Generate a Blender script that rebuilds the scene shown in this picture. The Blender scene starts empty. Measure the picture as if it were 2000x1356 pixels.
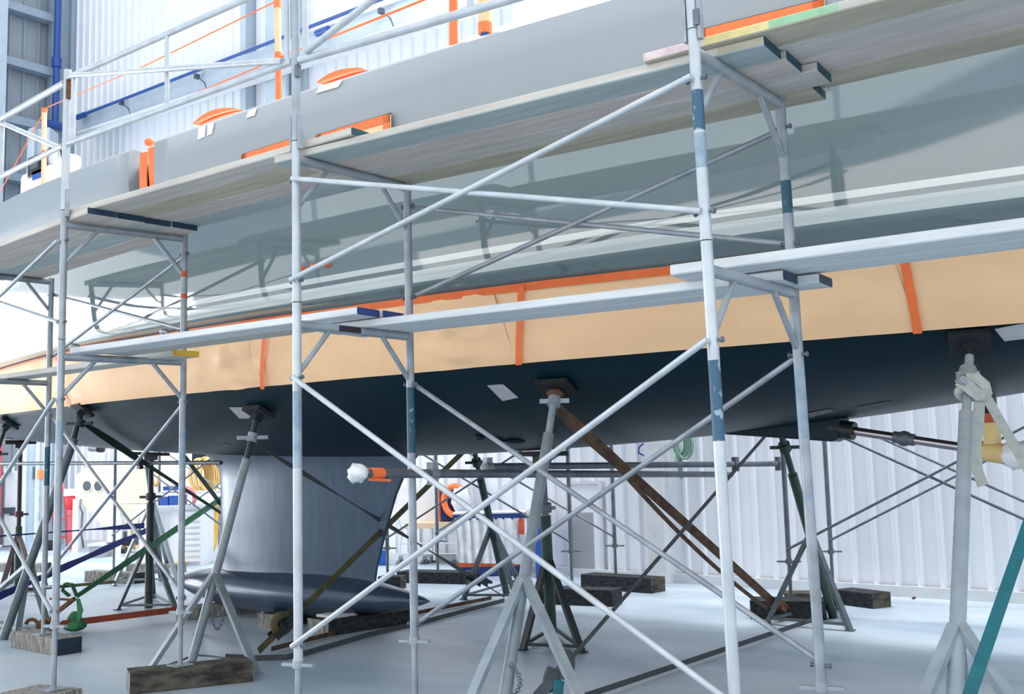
import bpy, bmesh, math, random
from mathutils import Vector, Matrix, noise
from mathutils.bvhtree import BVHTree
random.seed(7)
sc = bpy.context.scene
COL = sc.collection
# ------------------------------------------------------------------ camera
CR = Vector((0.7708096869, 0.6364927127, -0.0270083926))
CU = Vector((0.0924171404, -0.0697719285, 0.9932727878))
CF = Vector((-0.6303265017, 0.7681203712, 0.1126037147))
CC = Vector((3.97235758, -3.22915894, 1.29934467))
FL = 2073.93
cam = bpy.data.objects.new('camera', bpy.data.cameras.new('camera'))
COL.objects.link(cam)
cam.matrix_world = Matrix(((CR.x, CU.x, -CF.x, CC.x), (CR.y, CU.y, -CF.y, CC.y), (CR.z, CU.z, -CF.z, CC.z), (0, 0, 0, 1)))
cam.data.sensor_fit = 'HORIZONTAL'; cam.data.sensor_width = 36; cam.data.lens = 36 * FL / 2000
cam.data.clip_end = 200; cam.data.clip_start = .05
sc.camera = cam

def ray(x, y): return CR * ((x - 1000) / FL) + CU * (-(y - 678) / FL) + CF
def onY(x, y, v): d = ray(x, y); return CC + d * ((v - CC.y) / d.y)
def onX(x, y, v): d = ray(x, y); return CC + d * ((v - CC.x) / d.x)
def onZ(x, y, v): d = ray(x, y); return CC + d * ((v - CC.z) / d.z)
def onD(x, y, v): return CC + ray(x, y) * v
V = lambda *a: Vector(a)

# ------------------------------------------------------------------ materials
def lin(c):
    return tuple(((v / 255) / 12.92 if v / 255 <= .04045 else ((v / 255 + .055) / 1.055) ** 2.4) for v in c)
def mat(name, rgb, rough=.5, metal=0, var=.12, scale=6, stretch=(1, 1, 1), bump=0, rgb2=None, coat=0, spec=.5, detail=6, lo=.35, hi=.65, trans=0, alpha=1, sub=0):
    m = bpy.data.materials.new(name); m.use_nodes = True
    nt = m.node_tree; b = nt.nodes['Principled BSDF']
    c = lin(rgb)
    tc = nt.nodes.new('ShaderNodeTexCoord'); mp = nt.nodes.new('ShaderNodeMapping')
    mp.inputs['Scale'].default_value = stretch
    nt.links.new(tc.outputs['Object'], mp.inputs['Vector'])
    nz = nt.nodes.new('ShaderNodeTexNoise'); nz.inputs['Scale'].default_value = scale; nz.inputs['Detail'].default_value = detail
    nt.links.new(mp.outputs['Vector'], nz.inputs['Vector'])
    rp = nt.nodes.new('ShaderNodeValToRGB')
    c2 = lin(rgb2) if rgb2 else tuple(v * (1 - var) for v in c)
    c1 = c if rgb2 else tuple(min(1, v * (1 + var)) for v in c)
    rp.color_ramp.elements[0].position = lo; rp.color_ramp.elements[1].position = hi
    rp.color_ramp.elements[0].color = (*c2, 1); rp.color_ramp.elements[1].color = (*c1, 1)
    nt.links.new(nz.outputs['Fac'], rp.inputs['Fac'])
    nt.links.new(rp.outputs['Color'], b.inputs['Base Color'])
    b.inputs['Roughness'].default_value = rough; b.inputs['Metallic'].default_value = metal
    b.inputs['Specular IOR Level'].default_value = spec
    b.inputs['Coat Weight'].default_value = coat; b.inputs['Coat Roughness'].default_value = .04
    if trans: b.inputs['Transmission Weight'].default_value = trans
    if alpha < 1: b.inputs['Alpha'].default_value = alpha
    if bump:
        bp = nt.nodes.new('ShaderNodeBump'); bp.inputs['Strength'].default_value = bump; bp.inputs['Distance'].default_value = .01
        nt.links.new(nz.outputs['Fac'], bp.inputs['Height']); nt.links.new(bp.outputs['Normal'], b.inputs['Normal'])
    return m
def emit(name, rgb, s):
    m = bpy.data.materials.new(name); m.use_nodes = True
    b = m.node_tree.nodes['Principled BSDF']; b.inputs['Base Color'].default_value = (*lin(rgb), 1)
    b.inputs['Emission Color'].default_value = (*lin(rgb), 1); b.inputs['Emission Strength'].default_value = s
    return m
M = {}
M['alu'] = mat('pale_aluminium', (184, 191, 197), .42, .35, .10, 9, bump=.05)
M['aludull'] = mat('dull_aluminium', (158, 167, 174), .5, .4, .14, 8, bump=.05)
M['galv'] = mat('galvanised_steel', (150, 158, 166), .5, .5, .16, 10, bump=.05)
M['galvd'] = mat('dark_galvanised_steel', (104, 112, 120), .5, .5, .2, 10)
M['blueband'] = mat('worn_blue_paint', (56, 92, 118), .5, .1, rgb2=(150, 168, 178), scale=28, lo=.36, hi=.44)
M['tealband'] = mat('worn_teal_paint', (28, 78, 96), .5, .1, rgb2=(120, 145, 156), scale=22, lo=.30, hi=.40)
M['lightblue'] = mat('faded_blue_paint', (124, 144, 162), .5, .1, rgb2=(156, 172, 184), scale=14)
M['redband'] = mat('orange_red_paint', (196, 84, 54), .5, 0, .2, 12)
M['rust'] = mat('rusty_steel', (122, 82, 54), .8, .2, rgb2=(78, 52, 40), scale=14)
W = dict(stretch=(.5, 5, 5), scale=4, bump=.06, rough=.85, spec=.2, lo=.25, hi=.75)
M['wood1'] = mat('weathered_grey_board', (204, 202, 196), rgb2=(172, 170, 164), **W)
M['wood2'] = mat('weathered_pinkish_board', (208, 200, 194), rgb2=(178, 170, 165), **W)
M['wood3'] = mat('weathered_blue_tinted_board', (178, 192, 193), rgb2=(150, 165, 167), **W)
M['wood4'] = mat('weathered_tan_board', (194, 189, 170), rgb2=(160, 156, 140), **W)
M['wood5'] = mat('pale_bleached_board', (222, 225, 226), rgb2=(194, 199, 202), **W)
M['pend'] = mat('dark_blue_end_paint', (30, 58, 84), .6, 0, .25, 20)
M['pbl'] = mat('royal_blue_end_paint', (34, 66, 128), .5, 0, .15, 20)
M['pteal'] = mat('dark_teal_end_paint', (24, 66, 80), .6, 0, .25, 20)
M['pyel'] = mat('faded_yellow_paint', (216, 202, 142), .7, 0, .08, 20)
M['pyel2'] = mat('strong_yellow_paint', (214, 172, 60), .7, 0, .12, 20)
M['pgrn'] = mat('faded_green_paint', (146, 188, 152), .7, 0, .08, 20)
M['pwhite'] = mat('pinkish_white_paint', (224, 208, 208), .7, 0, rgb2=(204, 178, 180), scale=20)
M['timber'] = mat('old_timber', (92, 88, 80), .9, 0, rgb2=(46, 44, 42), stretch=(2, 2, 5), scale=4, bump=.2, spec=.2)
M['timberd'] = mat('dark_wet_timber', (58, 62, 64), .85, 0, rgb2=(30, 34, 38), stretch=(3, 3, 8), scale=6, bump=.2, spec=.2)
M['timberg'] = mat('grey_timber', (150, 148, 142), .9, 0, rgb2=(98, 96, 94), stretch=(7, 7, 2), scale=6, bump=.2, spec=.2)
M['timbere'] = mat('blue_black_timber_end', (22, 44, 58), .8, 0, .3, 12)
M['top'] = mat('glossy_grey_topside_paint', (112, 128, 131), .05, 0, .015, 2, coat=1, spec=.8)
M['bulw'] = mat('satin_grey_bulwark_paint', (154, 162, 168), .3, 0, .015, 2, spec=.5)
M['stripe'] = mat('pale_stripe_paint', (212, 219, 216), .05, 0, .015, 2, coat=1, spec=.8)
M['anti'] = mat('dark_navy_antifouling', (1, 34, 45), .42, 0, .12, 3, spec=.24)
M['keel'] = mat('blue_grey_keel_primer', (70, 86, 105), .3, .25, .10, 5, stretch=(3, 3, .5), spec=.5)
M['bulb'] = mat('dark_blue_grey_bulb_primer', (62, 78, 96), .26, .25, .10, 5, spec=.5)
M['paper'] = mat('brown_masking_paper', (252, 206, 160), .6, 0, .05, 3, bump=.1, spec=.3)
M['tape'] = mat('orange_masking_tape', (246, 120, 62), .45, 0, .07, 9)
M['white'] = mat('white_paint', (236, 238, 240), .5, 0, .03, 5)
M['cream'] = mat('cream_sheet', (244, 238, 214), .6, 0, .03, 5)
M['patch'] = mat('bare_primer_patch', (186, 188, 192), .6, 0, .07, 14)
M['black'] = mat('black_plastic', (24, 26, 30), .45, 0, .2, 8)
M['dark'] = mat('dark_green_black_paint', (26, 38, 42), .5, .1, .25, 10)
M['dgreen'] = mat('dark_green_paint', (36, 60, 54), .45, .1, .25, 10)
M['dred'] = mat('dark_maroon_paint', (58, 38, 44), .5, .1, .25, 10)
M['stand'] = mat('grey_painted_stand_steel', (126, 138, 144), .45, .25, .14, 9)
M['standl'] = mat('pale_painted_stand_steel', (150, 162, 170), .45, .25, .12, 9)
M['standd'] = mat('dark_grey_stand_steel', (84, 96, 102), .5, .2, .2, 9)
M['pad'] = mat('black_pad_plywood', (26, 30, 34), .7, 0, .3, 10)
M['stain'] = mat('stainless_steel', (176, 166, 172), .22, .95, .05, 4)
M['goldpaper'] = mat('gold_brown_paper', (216, 188, 128), .6, 0, .08, 6)
M['poly'] = mat('cloudy_white_plastic', (226, 230, 234), .35, 0, .08, 12, bump=.3)
M['sbrown'] = mat('rust_brown_webbing', (98, 76, 58), .85, 0, rgb2=(66, 46, 40), scale=12)
M['solive'] = mat('olive_webbing', (92, 88, 58), .85, 0, rgb2=(66, 62, 44), scale=12)
M['sgrey'] = mat('pale_grey_webbing', (176, 180, 174), .85, 0, .1, 30)
M['sdark'] = mat('dark_grey_webbing', (66, 72, 76), .85, 0, .15, 30)
M['sdgreen'] = mat('dark_green_webbing', (30, 52, 46), .85, 0, .15, 30)
M['sgreen'] = mat('green_webbing', (58, 128, 86), .8, 0, rgb2=(40, 96, 62), scale=12)
M['sblue'] = mat('navy_blue_webbing', (26, 40, 118), .8, 0, .15, 20)
M['steal'] = mat('teal_webbing', (8, 92, 102), .7, 0, .12, 20)
M['srust'] = mat('rust_orange_webbing', (150, 72, 48), .85, 0, .15, 14)
M['floor'] = mat('pale_sealed_concrete', (186, 198, 207), .42, 0, rgb2=(146, 163, 178), scale=.8, stretch=(.7, 1.6, 1), detail=12, lo=.36, hi=.64, spec=.4)
M['girt'] = mat('blue_grey_girt_paint', (150, 166, 180), .5, .1, .05, 3)
M['woodedge'] = mat('bleached_plank_edge', (206, 202, 194), rgb2=(172, 168, 160), **W)
M['clad'] = mat('white_wall_cladding', (226, 229, 236), .45, .0, .03, 2, spec=.4)
M['cladg'] = mat('grey_wall_cladding', (150, 160, 170), .5, .1, .06, 2)
M['steelp'] = mat('pale_blue_grey_steel', (178, 192, 204), .5, .1, .05, 3)
M['bluep'] = mat('blue_pipe_paint', (40, 78, 150), .4, 0, .08, 6)
M['conc'] = mat('pale_concrete_column', (206, 210, 214), .8, 0, .08, 5)
M['red'] = mat('red_paint', (222, 58, 66), .4, 0, .08, 6)
M['pink'] = mat('pinkish_red_paint', (230, 110, 120), .4, 0, .08, 6)
M['creamp'] = mat('cream_machine_paint', (214, 212, 190), .45, 0, .04, 4)
M['glass'] = mat('grey_window_glass', (150, 168, 176), .1, .2, .05, 4)
M['bluebox'] = mat('blue_plastic', (34, 84, 168), .4, 0, .08, 6)
M['bluepanel'] = mat('navy_blue_panel', (32, 62, 124), .45, 0, .06, 5)
M['yhose'] = mat('yellow_hose', (232, 186, 78), .5, 0, .08, 6)
M['ghose'] = mat('pale_green_hose', (120, 158, 142), .5, 0, .08, 6)
M['ochre'] = mat('ochre_hose', (206, 170, 104), .6, 0, .12, 6)
M['green'] = mat('exit_sign_green', (30, 150, 90), .4, 0, .03, 6)
M['greyp'] = mat('mid_grey_paint', (150, 154, 160), .5, 0, .06, 5)
M['lgrey'] = mat('light_grey_paint', (206, 210, 214), .5, 0, .05, 5)
M['dgrey'] = mat('dark_grey_paint', (72, 80, 92), .5, 0, .1, 5)
M['ply'] = mat('pale_plywood', (216, 188, 156), .7, 0, .08, 6)
M['tanpole'] = mat('tan_wrapped_paper', (232, 196, 150), .6, 0, .06, 10, bump=.3)

# ------------------------------------------------------------------ mesh builder
class MB:
    def __init__(s): s.v = []; s.f = []; s.m = []; s.sm = []; s.k = 0
    def mat(s, k): s.k = k; return s
    def add(s, vs, fs, smooth=False):
        b = len(s.v); s.v += [Vector(p) for p in vs]
        for f in fs: s.f.append(tuple(b + i for i in f)); s.m.append(s.k); s.sm.append(smooth)
        return s
    def obox(s, c, ax, ay, az):                 # centre and three half axes
        c = Vector(c); ax = Vector(ax); ay = Vector(ay); az = Vector(az)
        vs = [c + ax * i + ay * j + az * k for k in (-1, 1) for j in (-1, 1) for i in (-1, 1)]
        return s.add(vs, [(0, 2, 3, 1), (4, 5, 7, 6), (0, 1, 5, 4), (2, 6, 7, 3), (0, 4, 6, 2), (1, 3, 7, 5)])
    def box(s, x0, x1, y0, y1, z0, z1):
        return s.obox(((x0 + x1) / 2, (y0 + y1) / 2, (z0 + z1) / 2), ((x1 - x0) / 2, 0, 0), (0, (y1 - y0) / 2, 0), (0, 0, (z1 - z0) / 2))
    def bar(s, p, q, w, h, up=(0, 0, 1)):       # rectangular bar, w sideways, h along up
        p = Vector(p); q = Vector(q); d = (q - p); L = d.length; d.normalize()
        sd = d.cross(Vector(up))
        if sd.length < 1e-4: sd = d.cross(Vector((0, 1, 0)))
        sd.normalize(); u = sd.cross(d)
        return s.obox((p + q) / 2, d * L / 2, sd * w / 2, u * h / 2)
    def tube(s, p, q, r, seg=14, r2=None, cap=True):
        p = Vector(p); q = Vector(q); d = (q - p).normalized(); r2 = r if r2 is None else r2
        a = d.orthogonal().normalized(); b = d.cross(a)
        cs = [(math.cos(2 * math.pi * i / seg), math.sin(2 * math.pi * i / seg)) for i in range(seg)]
        A = [p + (a * c + b * n) * r for c, n in cs]; B = [q + (a * c + b * n) * r2 for c, n in cs]
        s.add(A + B, [(i, (i + 1) % seg, seg + (i + 1) % seg, seg + i) for i in range(seg)], True)
        if cap:
            s.add(A, [tuple(reversed(range(seg)))]); s.add(B, [tuple(range(seg))])
        return s
    def path(s, pts, r, seg=8, closed=False):
        pts = [Vector(p) for p in pts]; n = len(pts); rings = []; a = None
        for i, p in enumerate(pts):
            q0 = pts[(i - 1) % n] if closed or i else pts[0]; q1 = pts[(i + 1) % n] if closed or i < n - 1 else pts[-1]
            d = (q1 - q0).normalized()
            a = d.orthogonal().normalized() if a is None else (a - d * a.dot(d)).normalized()
            b = d.cross(a); rr = r[i] if isinstance(r, (list, tuple)) else r
            rings.append([p + (a * math.cos(2 * math.pi * k / seg) + b * math.sin(2 * math.pi * k / seg)) * rr for k in range(seg)])
        vs = [v for R_ in rings for v in R_]; fs = []
        for i in range(n if closed else n - 1):
            j = (i + 1) % n
            for k in range(seg):
                k2 = (k + 1) % seg; fs.append((i * seg + k, i * seg + k2, j * seg + k2, j * seg + k))
        if not closed: fs += [tuple(reversed(range(seg))), tuple((n - 1) * seg + k for k in range(seg))]
        return s.add(vs, fs, True)
    def ribbon(s, pts, w, t, side, twist=None):  # flat strap: side = width direction
        pts = [Vector(p) for p in pts]; n = len(pts); vs = []; fs = []
        for i, p in enumerate(pts):
            d = (pts[min(i + 1, n - 1)] - pts[max(i - 1, 0)]).normalized()
            sd = Vector(side[i] if isinstance(side, list) else side); sd = (sd - d * sd.dot(d)).normalized()
            if twist: sd = Matrix.Rotation(twist[i], 3, d) @ sd
            u = d.cross(sd); ww = w[i] if isinstance(w, list) else w
            vs += [p + sd * ww / 2 + u * t / 2, p - sd * ww / 2 + u * t / 2, p - sd * ww / 2 - u * t / 2, p + sd * ww / 2 - u * t / 2]
        for i in range(n - 1):
            for k in range(4): fs.append((i * 4 + k, i * 4 + (k + 1) % 4, i * 4 + 4 + (k + 1) % 4, i * 4 + 4 + k))
        fs += [(3, 2, 1, 0), tuple((n - 1) * 4 + k for k in range(4))]
        return s.add(vs, fs)
    def sphere(s, c, rx, ry=None, rz=None, nu=14, nv=9, fn=None):
        c = Vector(c); ry = rx if ry is None else ry; rz = rx if rz is None else rz
        vs = []; fs = []
        for j in range(nv + 1):
            th = math.pi * j / nv
            for i in range(nu):
                ph = 2 * math.pi * i / nu
                p = Vector((math.sin(th) * math.cos(ph), math.sin(th) * math.sin(ph), math.cos(th)))
                k = fn(p) if fn else 1
                vs.append(c + Vector((p.x * rx, p.y * ry, p.z * rz)) * k)
        for j in range(nv):
            for i in range(nu): fs.append((j * nu + i, (j + 1) * nu + i, (j + 1) * nu + (i + 1) % nu, j * nu + (i + 1) % nu))
        return s.add(vs, fs, True)
    def torus(s, c, R, r, ax=(0, 0, 1), seg=24, a0=0, a1=2 * math.pi, sy=1.0, rs=8):
        c = Vector(c); ax = Vector(ax).normalized(); a = ax.orthogonal().normalized() if abs(ax.z) > .99 else Vector((0, 0, 1)).cross(ax).normalized(); b = ax.cross(a)
        full = abs(a1 - a0) > 6.28
        n = seg if full else seg + 1
        return s.path([c + a * R * math.cos(a0 + (a1 - a0) * i / seg) + b * R * sy * math.sin(a0 + (a1 - a0) * i / seg) for i in range(n)], r, rs, closed=full)
    def prism(s, poly, off):                     # closed polygon extruded by a vector
        n = len(poly); off = Vector(off); poly = [Vector(p) for p in poly]
        return s.add(poly + [p + off for p in poly], [tuple(reversed(range(n))), tuple(range(n, 2 * n))] + [(i, (i + 1) % n, n + (i + 1) % n, n + i) for i in range(n)])
    def build(s, name, mats, parent=None, bevel=0):
        if not isinstance(mats, (list, tuple)): mats = [mats]
        base = Vector((0, 0, 0))
        if parent is None and s.v:
            xs = [p.x for p in s.v]; ys = [p.y for p in s.v]
            base = Vector(((min(xs) + max(xs)) / 2, (min(ys) + max(ys)) / 2, min(p.z for p in s.v)))
        else:
            q = parent
            while q is not None: base = base + q.location; q = q.parent
        me = bpy.data.meshes.new(name)
        me.from_pydata([tuple(p - base) for p in s.v], [], s.f)
        for m in mats: me.materials.append(M[m] if isinstance(m, str) else m)
        me.polygons.foreach_set('material_index', s.m); me.polygons.foreach_set('use_smooth', s.sm)
        bm = bmesh.new(); bm.from_mesh(me); bmesh.ops.recalc_face_normals(bm, faces=bm.faces); bm.to_mesh(me); bm.free()
        me.update()
        o = bpy.data.objects.new(name, me); COL.objects.link(o)
        if parent is None: o.location = base
        else: o.parent = parent
        if bevel:
            md = o.modifiers.new('bevel', 'BEVEL'); md.width = bevel; md.segments = 2; md.limit_method = 'ANGLE'
        return o
def tag(o, label, cat, group=None, kind=None):
    o['label'] = label; o['category'] = cat
    if group: o['group'] = group
    if kind: o['kind'] = kind
    return o
def thing(name, label, cat, loc=(0, 0, 0), group=None):
    o = bpy.data.objects.new(name, None); COL.objects.link(o); o.location = loc; o.empty_display_size = .1
    return tag(o, label, cat, group)
def struct(name, mb, mats, parent=None):
    o = mb.build(name, mats, parent)
    if parent is None: o['kind'] = 'structure'
    return o
def lerp(a, b, t): return a + (b - a) * t
def vl(a, b, t): return Vector(a).lerp(Vector(b), t)

# ------------------------------------------------------------------ setting
struct('floor', MB().box(-24, 12, -16, 13, -.1, 0), 'floor')
def clad(name, p, q, z0, z1, m, per=.25, dep=.03, parent=None):   # corrugated sheet from p to q, ribs towards the left of p->q
    p = Vector(p); q = Vector(q); d = (q - p); L = d.length; d.normalize(); nrm = Vector((d.y, -d.x, 0))
    prof = []; x = 0
    while x < L:
        for a, h in ((0, 0), (.62, 0), (.70, 1), (.86, 1), (.94, 0)):
            if x + a * per <= L: prof.append(p + d * (x + a * per) + nrm * dep * h)
        x += per
    prof.append(q); n = len(prof)
    vs = [v + Vector((0, 0, z0)) for v in prof] + [v + Vector((0, 0, z1)) for v in prof]
    vs += [v - nrm * .1 + Vector((0, 0, z)) for z in (z0, z1) for v in (p, q)]
    fs = [(i, i + 1, n + i + 1, n + i) for i in range(n - 1)] + [(2 * n, 2 * n + 1, 2 * n + 3, 2 * n + 2)]
    return struct(name, MB().add(vs, fs), m, parent)
HT = 12.5
WL = lambda x: 7.0 - .04 * (x + 1.5)
clad('wall_right', (-4.3, WL(-4.3), 0), (9, WL(9), 0), .05, HT, 'clad', .21)
clad('wall_left', (-17.4, 7.88, 0), (-4.3, 7.88, 0), .05, HT, 'clad')
struct('wall_return', MB().box(-4.36, -4.26, WL(-4.3), 7.95, 0, HT), 'clad')
clad('wall_end', (-17.4, 4.6, 0), (-17.4, 7.88, 0), .05, HT, 'cladg', .3, .04)
clad('wall_end_upper', (-17.4, -15, 0), (-17.4, 4.6, 0), 5.5, HT, 'cladg', .3, .04)
struct('baseboard_right', MB().bar((-4.3, WL(-4.3) - .05, .05), (9, WL(9) - .05, .05), .04, .10), 'lgrey')
struct('baseboard_left', MB().bar((-17.4, 7.83, .05), (-4.3, 7.83, .05), .04, .10), 'lgrey')
# opposite side of the hall, behind the camera
struct('wall_front', MB().box(-17.4, 12, -15.2, -15, 0, 5.0), 'cladg')
for i, yy in enumerate((10.92, 9.74, 8.52, 7.33, 6.1, 4.9, 3.6)):
    struct('trim_%d' % (i + 1), MB().obox((-17.22, 2, yy + .12), (.12, 0, 0), (0, 5.6, 0), (0, 0, .085)), 'girt')
c0 = onX(128, 300, -17.1)
struct('trim_8', MB().box(-17.3, -17.12, c0.y - .34, c0.y + .02, 0, HT).box(-17.3, -17.0, c0.y + .02, c0.y + .2, 0, HT), 'girt')
c1 = onX(2, 100, -16.7)
struct('trim_9', MB().box(-17.2, -16.7, c1.y - .45, c1.y + .12, 0, HT), 'steelp')
for i, px in enumerate((478, 530)):
    a = onY(px, 100, 7.7)
    m = MB().box(a.x - .08, a.x + .08, 7.66, 7.87, 0, HT) if i == 0 else MB().box(a.x - .1, a.x + .75, 7.80, 7.87, 0, HT).box(a.x + .28, a.x + .36, 7.6, 7.80, 0, HT).box(a.x + .04, a.x + .58, 7.54, 7.6, 0, HT)
    struct('trim_%d' % (10 + i), m, 'steelp')
a = onY(1116, 1120, WL(-3.5) - .04); b = onY(1176, 1122, WL(-3) - .04); zt = onY(1145, 945, WL(-3.3)).z
struct('door_2', MB().box(a.x, b.x, WL(-3.4) - .055, WL(-3.4) - .03, .06, zt).mat(1).box(a.x - .03, a.x, WL(-3.4) - .07, WL(-3.4) - .03, .05, zt).box(b.x, b.x + .03, WL(-3.4) - .07, WL(-3.4) - .03, .05, zt).box(a.x, b.x, WL(-3.4) - .07, WL(-3.4) - .03, zt, zt + .03).mat(2).box(a.x, b.x - .1, WL(-3.4) - .06, WL(-3.4) - .05, .08, .75), ['clad', 'lgrey', 'greyp'])
# pilaster on the right hand wall
a = onZ(1290, 1133, 0)
struct('trim_12', MB().box(-2.42, -2.2, WL(-2.3) - .22, WL(-2.3), 0, HT), 'conc')

t = thing('crane_beam', 'long pale grey crane runway beam fixed along the white wall', 'beam', (-11, 7.5, 8.4))
p0 = onY(145, 246, 7.45); p1 = onY(600, 92, 7.45); dd = (p1 - p0); e1 = p0 + dd * 1.9; e0 = p0 + dd * .02
MB().bar(e0, e1, .08, .42).build('web', 'steelp', t)
MB().bar(e0 - V(0, .1, .3), e1 - V(0, .1, .3), .3, .04).build('flange', 'lgrey', t)
t = thing('blue_pipe', 'thin navy blue pipe running above the grey beam on the white wall', 'pipe', (-11, 7.3, 9))
p0 = onY(150, 229, 7.3); p1 = onY(730, 4, 7.3); dd = p1 - p0
MB().tube(p0, p0 + dd * 1.6, .028).build('pipe', 'bluep', t)
for px, py in ((158, 227), (630, 61)):
    k = (px - 150) / 580; q = onY(px, py, 7.3); MB().tube(q - dd.normalized() * .14, q + dd.normalized() * .14, .055).build('coupling', 'bluep', t)
for px, py in ((236, 200), (383, 148), (743, 20)):
    q = onY(px, py, 7.3); MB().path([q, q + V(.1, .1, -.12), q + V(.2, .12, -.35)], .009, 6).box(q.x - .03, q.x + .03, q.y - .03, q.y + .06, q.z - .05, q.z + .03).build('hanger', 'dgrey', t)
t = thing('blue_downpipe', 'vertical bright blue pipe in the corner of the hall', 'pipe', (-16.7, c0.y - .35, 0))
q = onX(108, 245, -16.9)
MB().tube((q.x, q.y, q.z), (q.x, q.y, HT - .2), .07).build('pipe', 'bluep', t)
MB().tube((q.x, q.y - .18, q.z), (q.x, q.y + .3, q.z), .085).build('elbow', 'bluep', t)
for z in (9.9,): MB().tube((q.x, q.y, z), (q.x, q.y, z + .2), .1).build('coupling', 'bluep', t)

# ------------------------------------------------------------------ yacht hull
YC = 2.95
KX = [-13, -10, -7, -5.5, -4, -2.5, -1, .5, 2, 3.5, 5, 6.5]
KY = dict(deck=[2.95, 2.1, 1.45, 1.15, 1.0, .95, .97, 1.07, 1.25, 1.5, 1.8, 2.1],
          stripe=[2.95, 2.25, 1.6, 1.28, 1.1, 1.03, 1.07, 1.17, 1.37, 1.68, 2.0, 2.3],
          tape=[2.95, 2.35, 1.72, 1.4, 1.2, 1.13, 1.18, 1.3, 1.55, 1.9, 2.3, 2.6],
          pbot=[2.95, 2.5, 1.95, 1.62, 1.4, 1.32, 1.38, 1.55, 1.9, 2.3, 2.6, 2.8])
def cr(k, x):
    ys = KY[k]; n = len(KX); x = min(max(x, KX[0]), KX[-1]); i = max(j for j in range(n - 1) if KX[j] <= x)
    m = lambda j: (ys[min(j + 1, n - 1)] - ys[max(j - 1, 0)]) / (KX[min(j + 1, n - 1)] - KX[max(j - 1, 0)])
    h = KX[i + 1] - KX[i]; t = (x - KX[i]) / h
    return (2 * t**3 - 3 * t * t + 1) * ys[i] + (t**3 - 2 * t * t + t) * h * m(i) + (-2 * t**3 + 3 * t * t) * ys[i + 1] + (t**3 - t * t) * h * m(i + 1)
def pz(c, x):
    r = 0
    for k in c: r = r * x + k
    return r
def zdeck(x): return pz((.00278, -.01267, 3.68559), x)
def zbot(x): return pz((.00041045, .01264179, .04061411, 1.44588837), x)
def ctrl(x):
    yd, ys, yt, yp = cr('deck', x), cr('stripe', x), cr('tape', x), cr('pbot', x)
    zd = zdeck(x); zp = pz((.00204, -.00014, 1.91496), x); zb = zbot(x)
    zA = pz((.0008, -.002, 2.505), x)
    k = [(lerp(yd, ys, .55), 3.02), (ys - .012, zA), (ys - .006, zA - .034), (ys + .0, zA - .061), (ys + .012, zA - .128),
         (yt, pz((-.01284, 2.31238), x)), (yp, zp)]
    k += [(lerp(yp, YC, .16), lerp(zb, zp, .66)), (lerp(yp, YC, .32), lerp(zb, zp, .42)), (lerp(yp, YC, .62), lerp(zb, zp, .12)), (YC, zb)]
    return k
def section(x, s):            # s in control-index units
    k = ctrl(x); n = len(k); k = k + [(2 * YC - k[-2][0], k[-2][1])]
    i = min(max(int(s), 0), n - 2); t = s - i
    p0 = Vector(k[i - 1]) if i else Vector(k[0]) * 2 - Vector(k[1]); p1 = Vector(k[i]); p2 = Vector(k[i + 1]); p3 = Vector(k[i + 2])
    d0 = (p1 - p0).length ** .5 + 1e-5; d1 = (p2 - p1).length ** .5 + 1e-5; d2 = (p3 - p2).length ** .5 + 1e-5
    m1 = ((p1 - p0) / d0 - (p2 - p0) / (d0 + d1) + (p2 - p1) / d1) * d1
    m2 = ((p2 - p1) / d1 - (p3 - p1) / (d1 + d2) + (p3 - p2) / d2) * d1
    q = p1 * (2 * t**3 - 3 * t * t + 1) + m1 * (t**3 - 2 * t * t + t) + p2 * (-2 * t**3 + 3 * t * t) + m2 * (t**3 - t * t)
    return Vector((x, q.x, q.y))
def snorm(x, s):
    a = section(x + .03, s) - section(x - .03, s); b = section(x, min(s + .03, 9.99)) - section(x, max(s - .03, 0))
    n = a.cross(b).normalized()
    return n if n.y < 0 or n.z < -.9 else -n
SS = []
for i, k in enumerate((6, 1, 1, 1, 3, 5, 3, 3, 4, 4)):
    SS += [(i + j / k, 1 if i in (1, 3) else (2 if i >= 5 else 0)) for j in range(k)]
SS.append((10, 2))
XS = [-13 + .25 * i for i in range(79)]
m = MB(); nS = len(SS)
vs = []
for x in XS:
    row = [section(x, s) for s, _ in SS]
    vs += row + [Vector((p.x, 2 * YC - p.y, p.z)) for p in reversed(row[:-1])]
nr = 2 * nS - 1
b0 = len(m.v); m.v += vs
for i in range(len(XS) - 1):
    for j in range(nr - 1):
        jj = j if j < nS - 1 else nr - 2 - j
        m.f.append((i * nr + j, i * nr + j + 1, (i + 1) * nr + j + 1, (i + 1) * nr + j)); m.m.append(SS[jj][1]); m.sm.append(True)
hull_bvh = BVHTree.FromPolygons(m.v, m.f)
m.f.append(tuple(range((len(XS) - 1) * nr, len(XS) * nr))); m.m.append(0); m.sm.append(False)
yacht = thing('sailing_yacht', 'large grey sailing yacht with dark keel standing propped inside the hall', 'yacht', (-1, YC, 0))
hull = m.build('hull', ['top', 'stripe', 'anti'], yacht)
def hit(px, py):
    loc, n, i, d = hull_bvh.ray_cast(CC, ray(px, py).normalized())
    if n.dot(ray(px, py)) > 0: n = -n
    return loc, n
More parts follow.
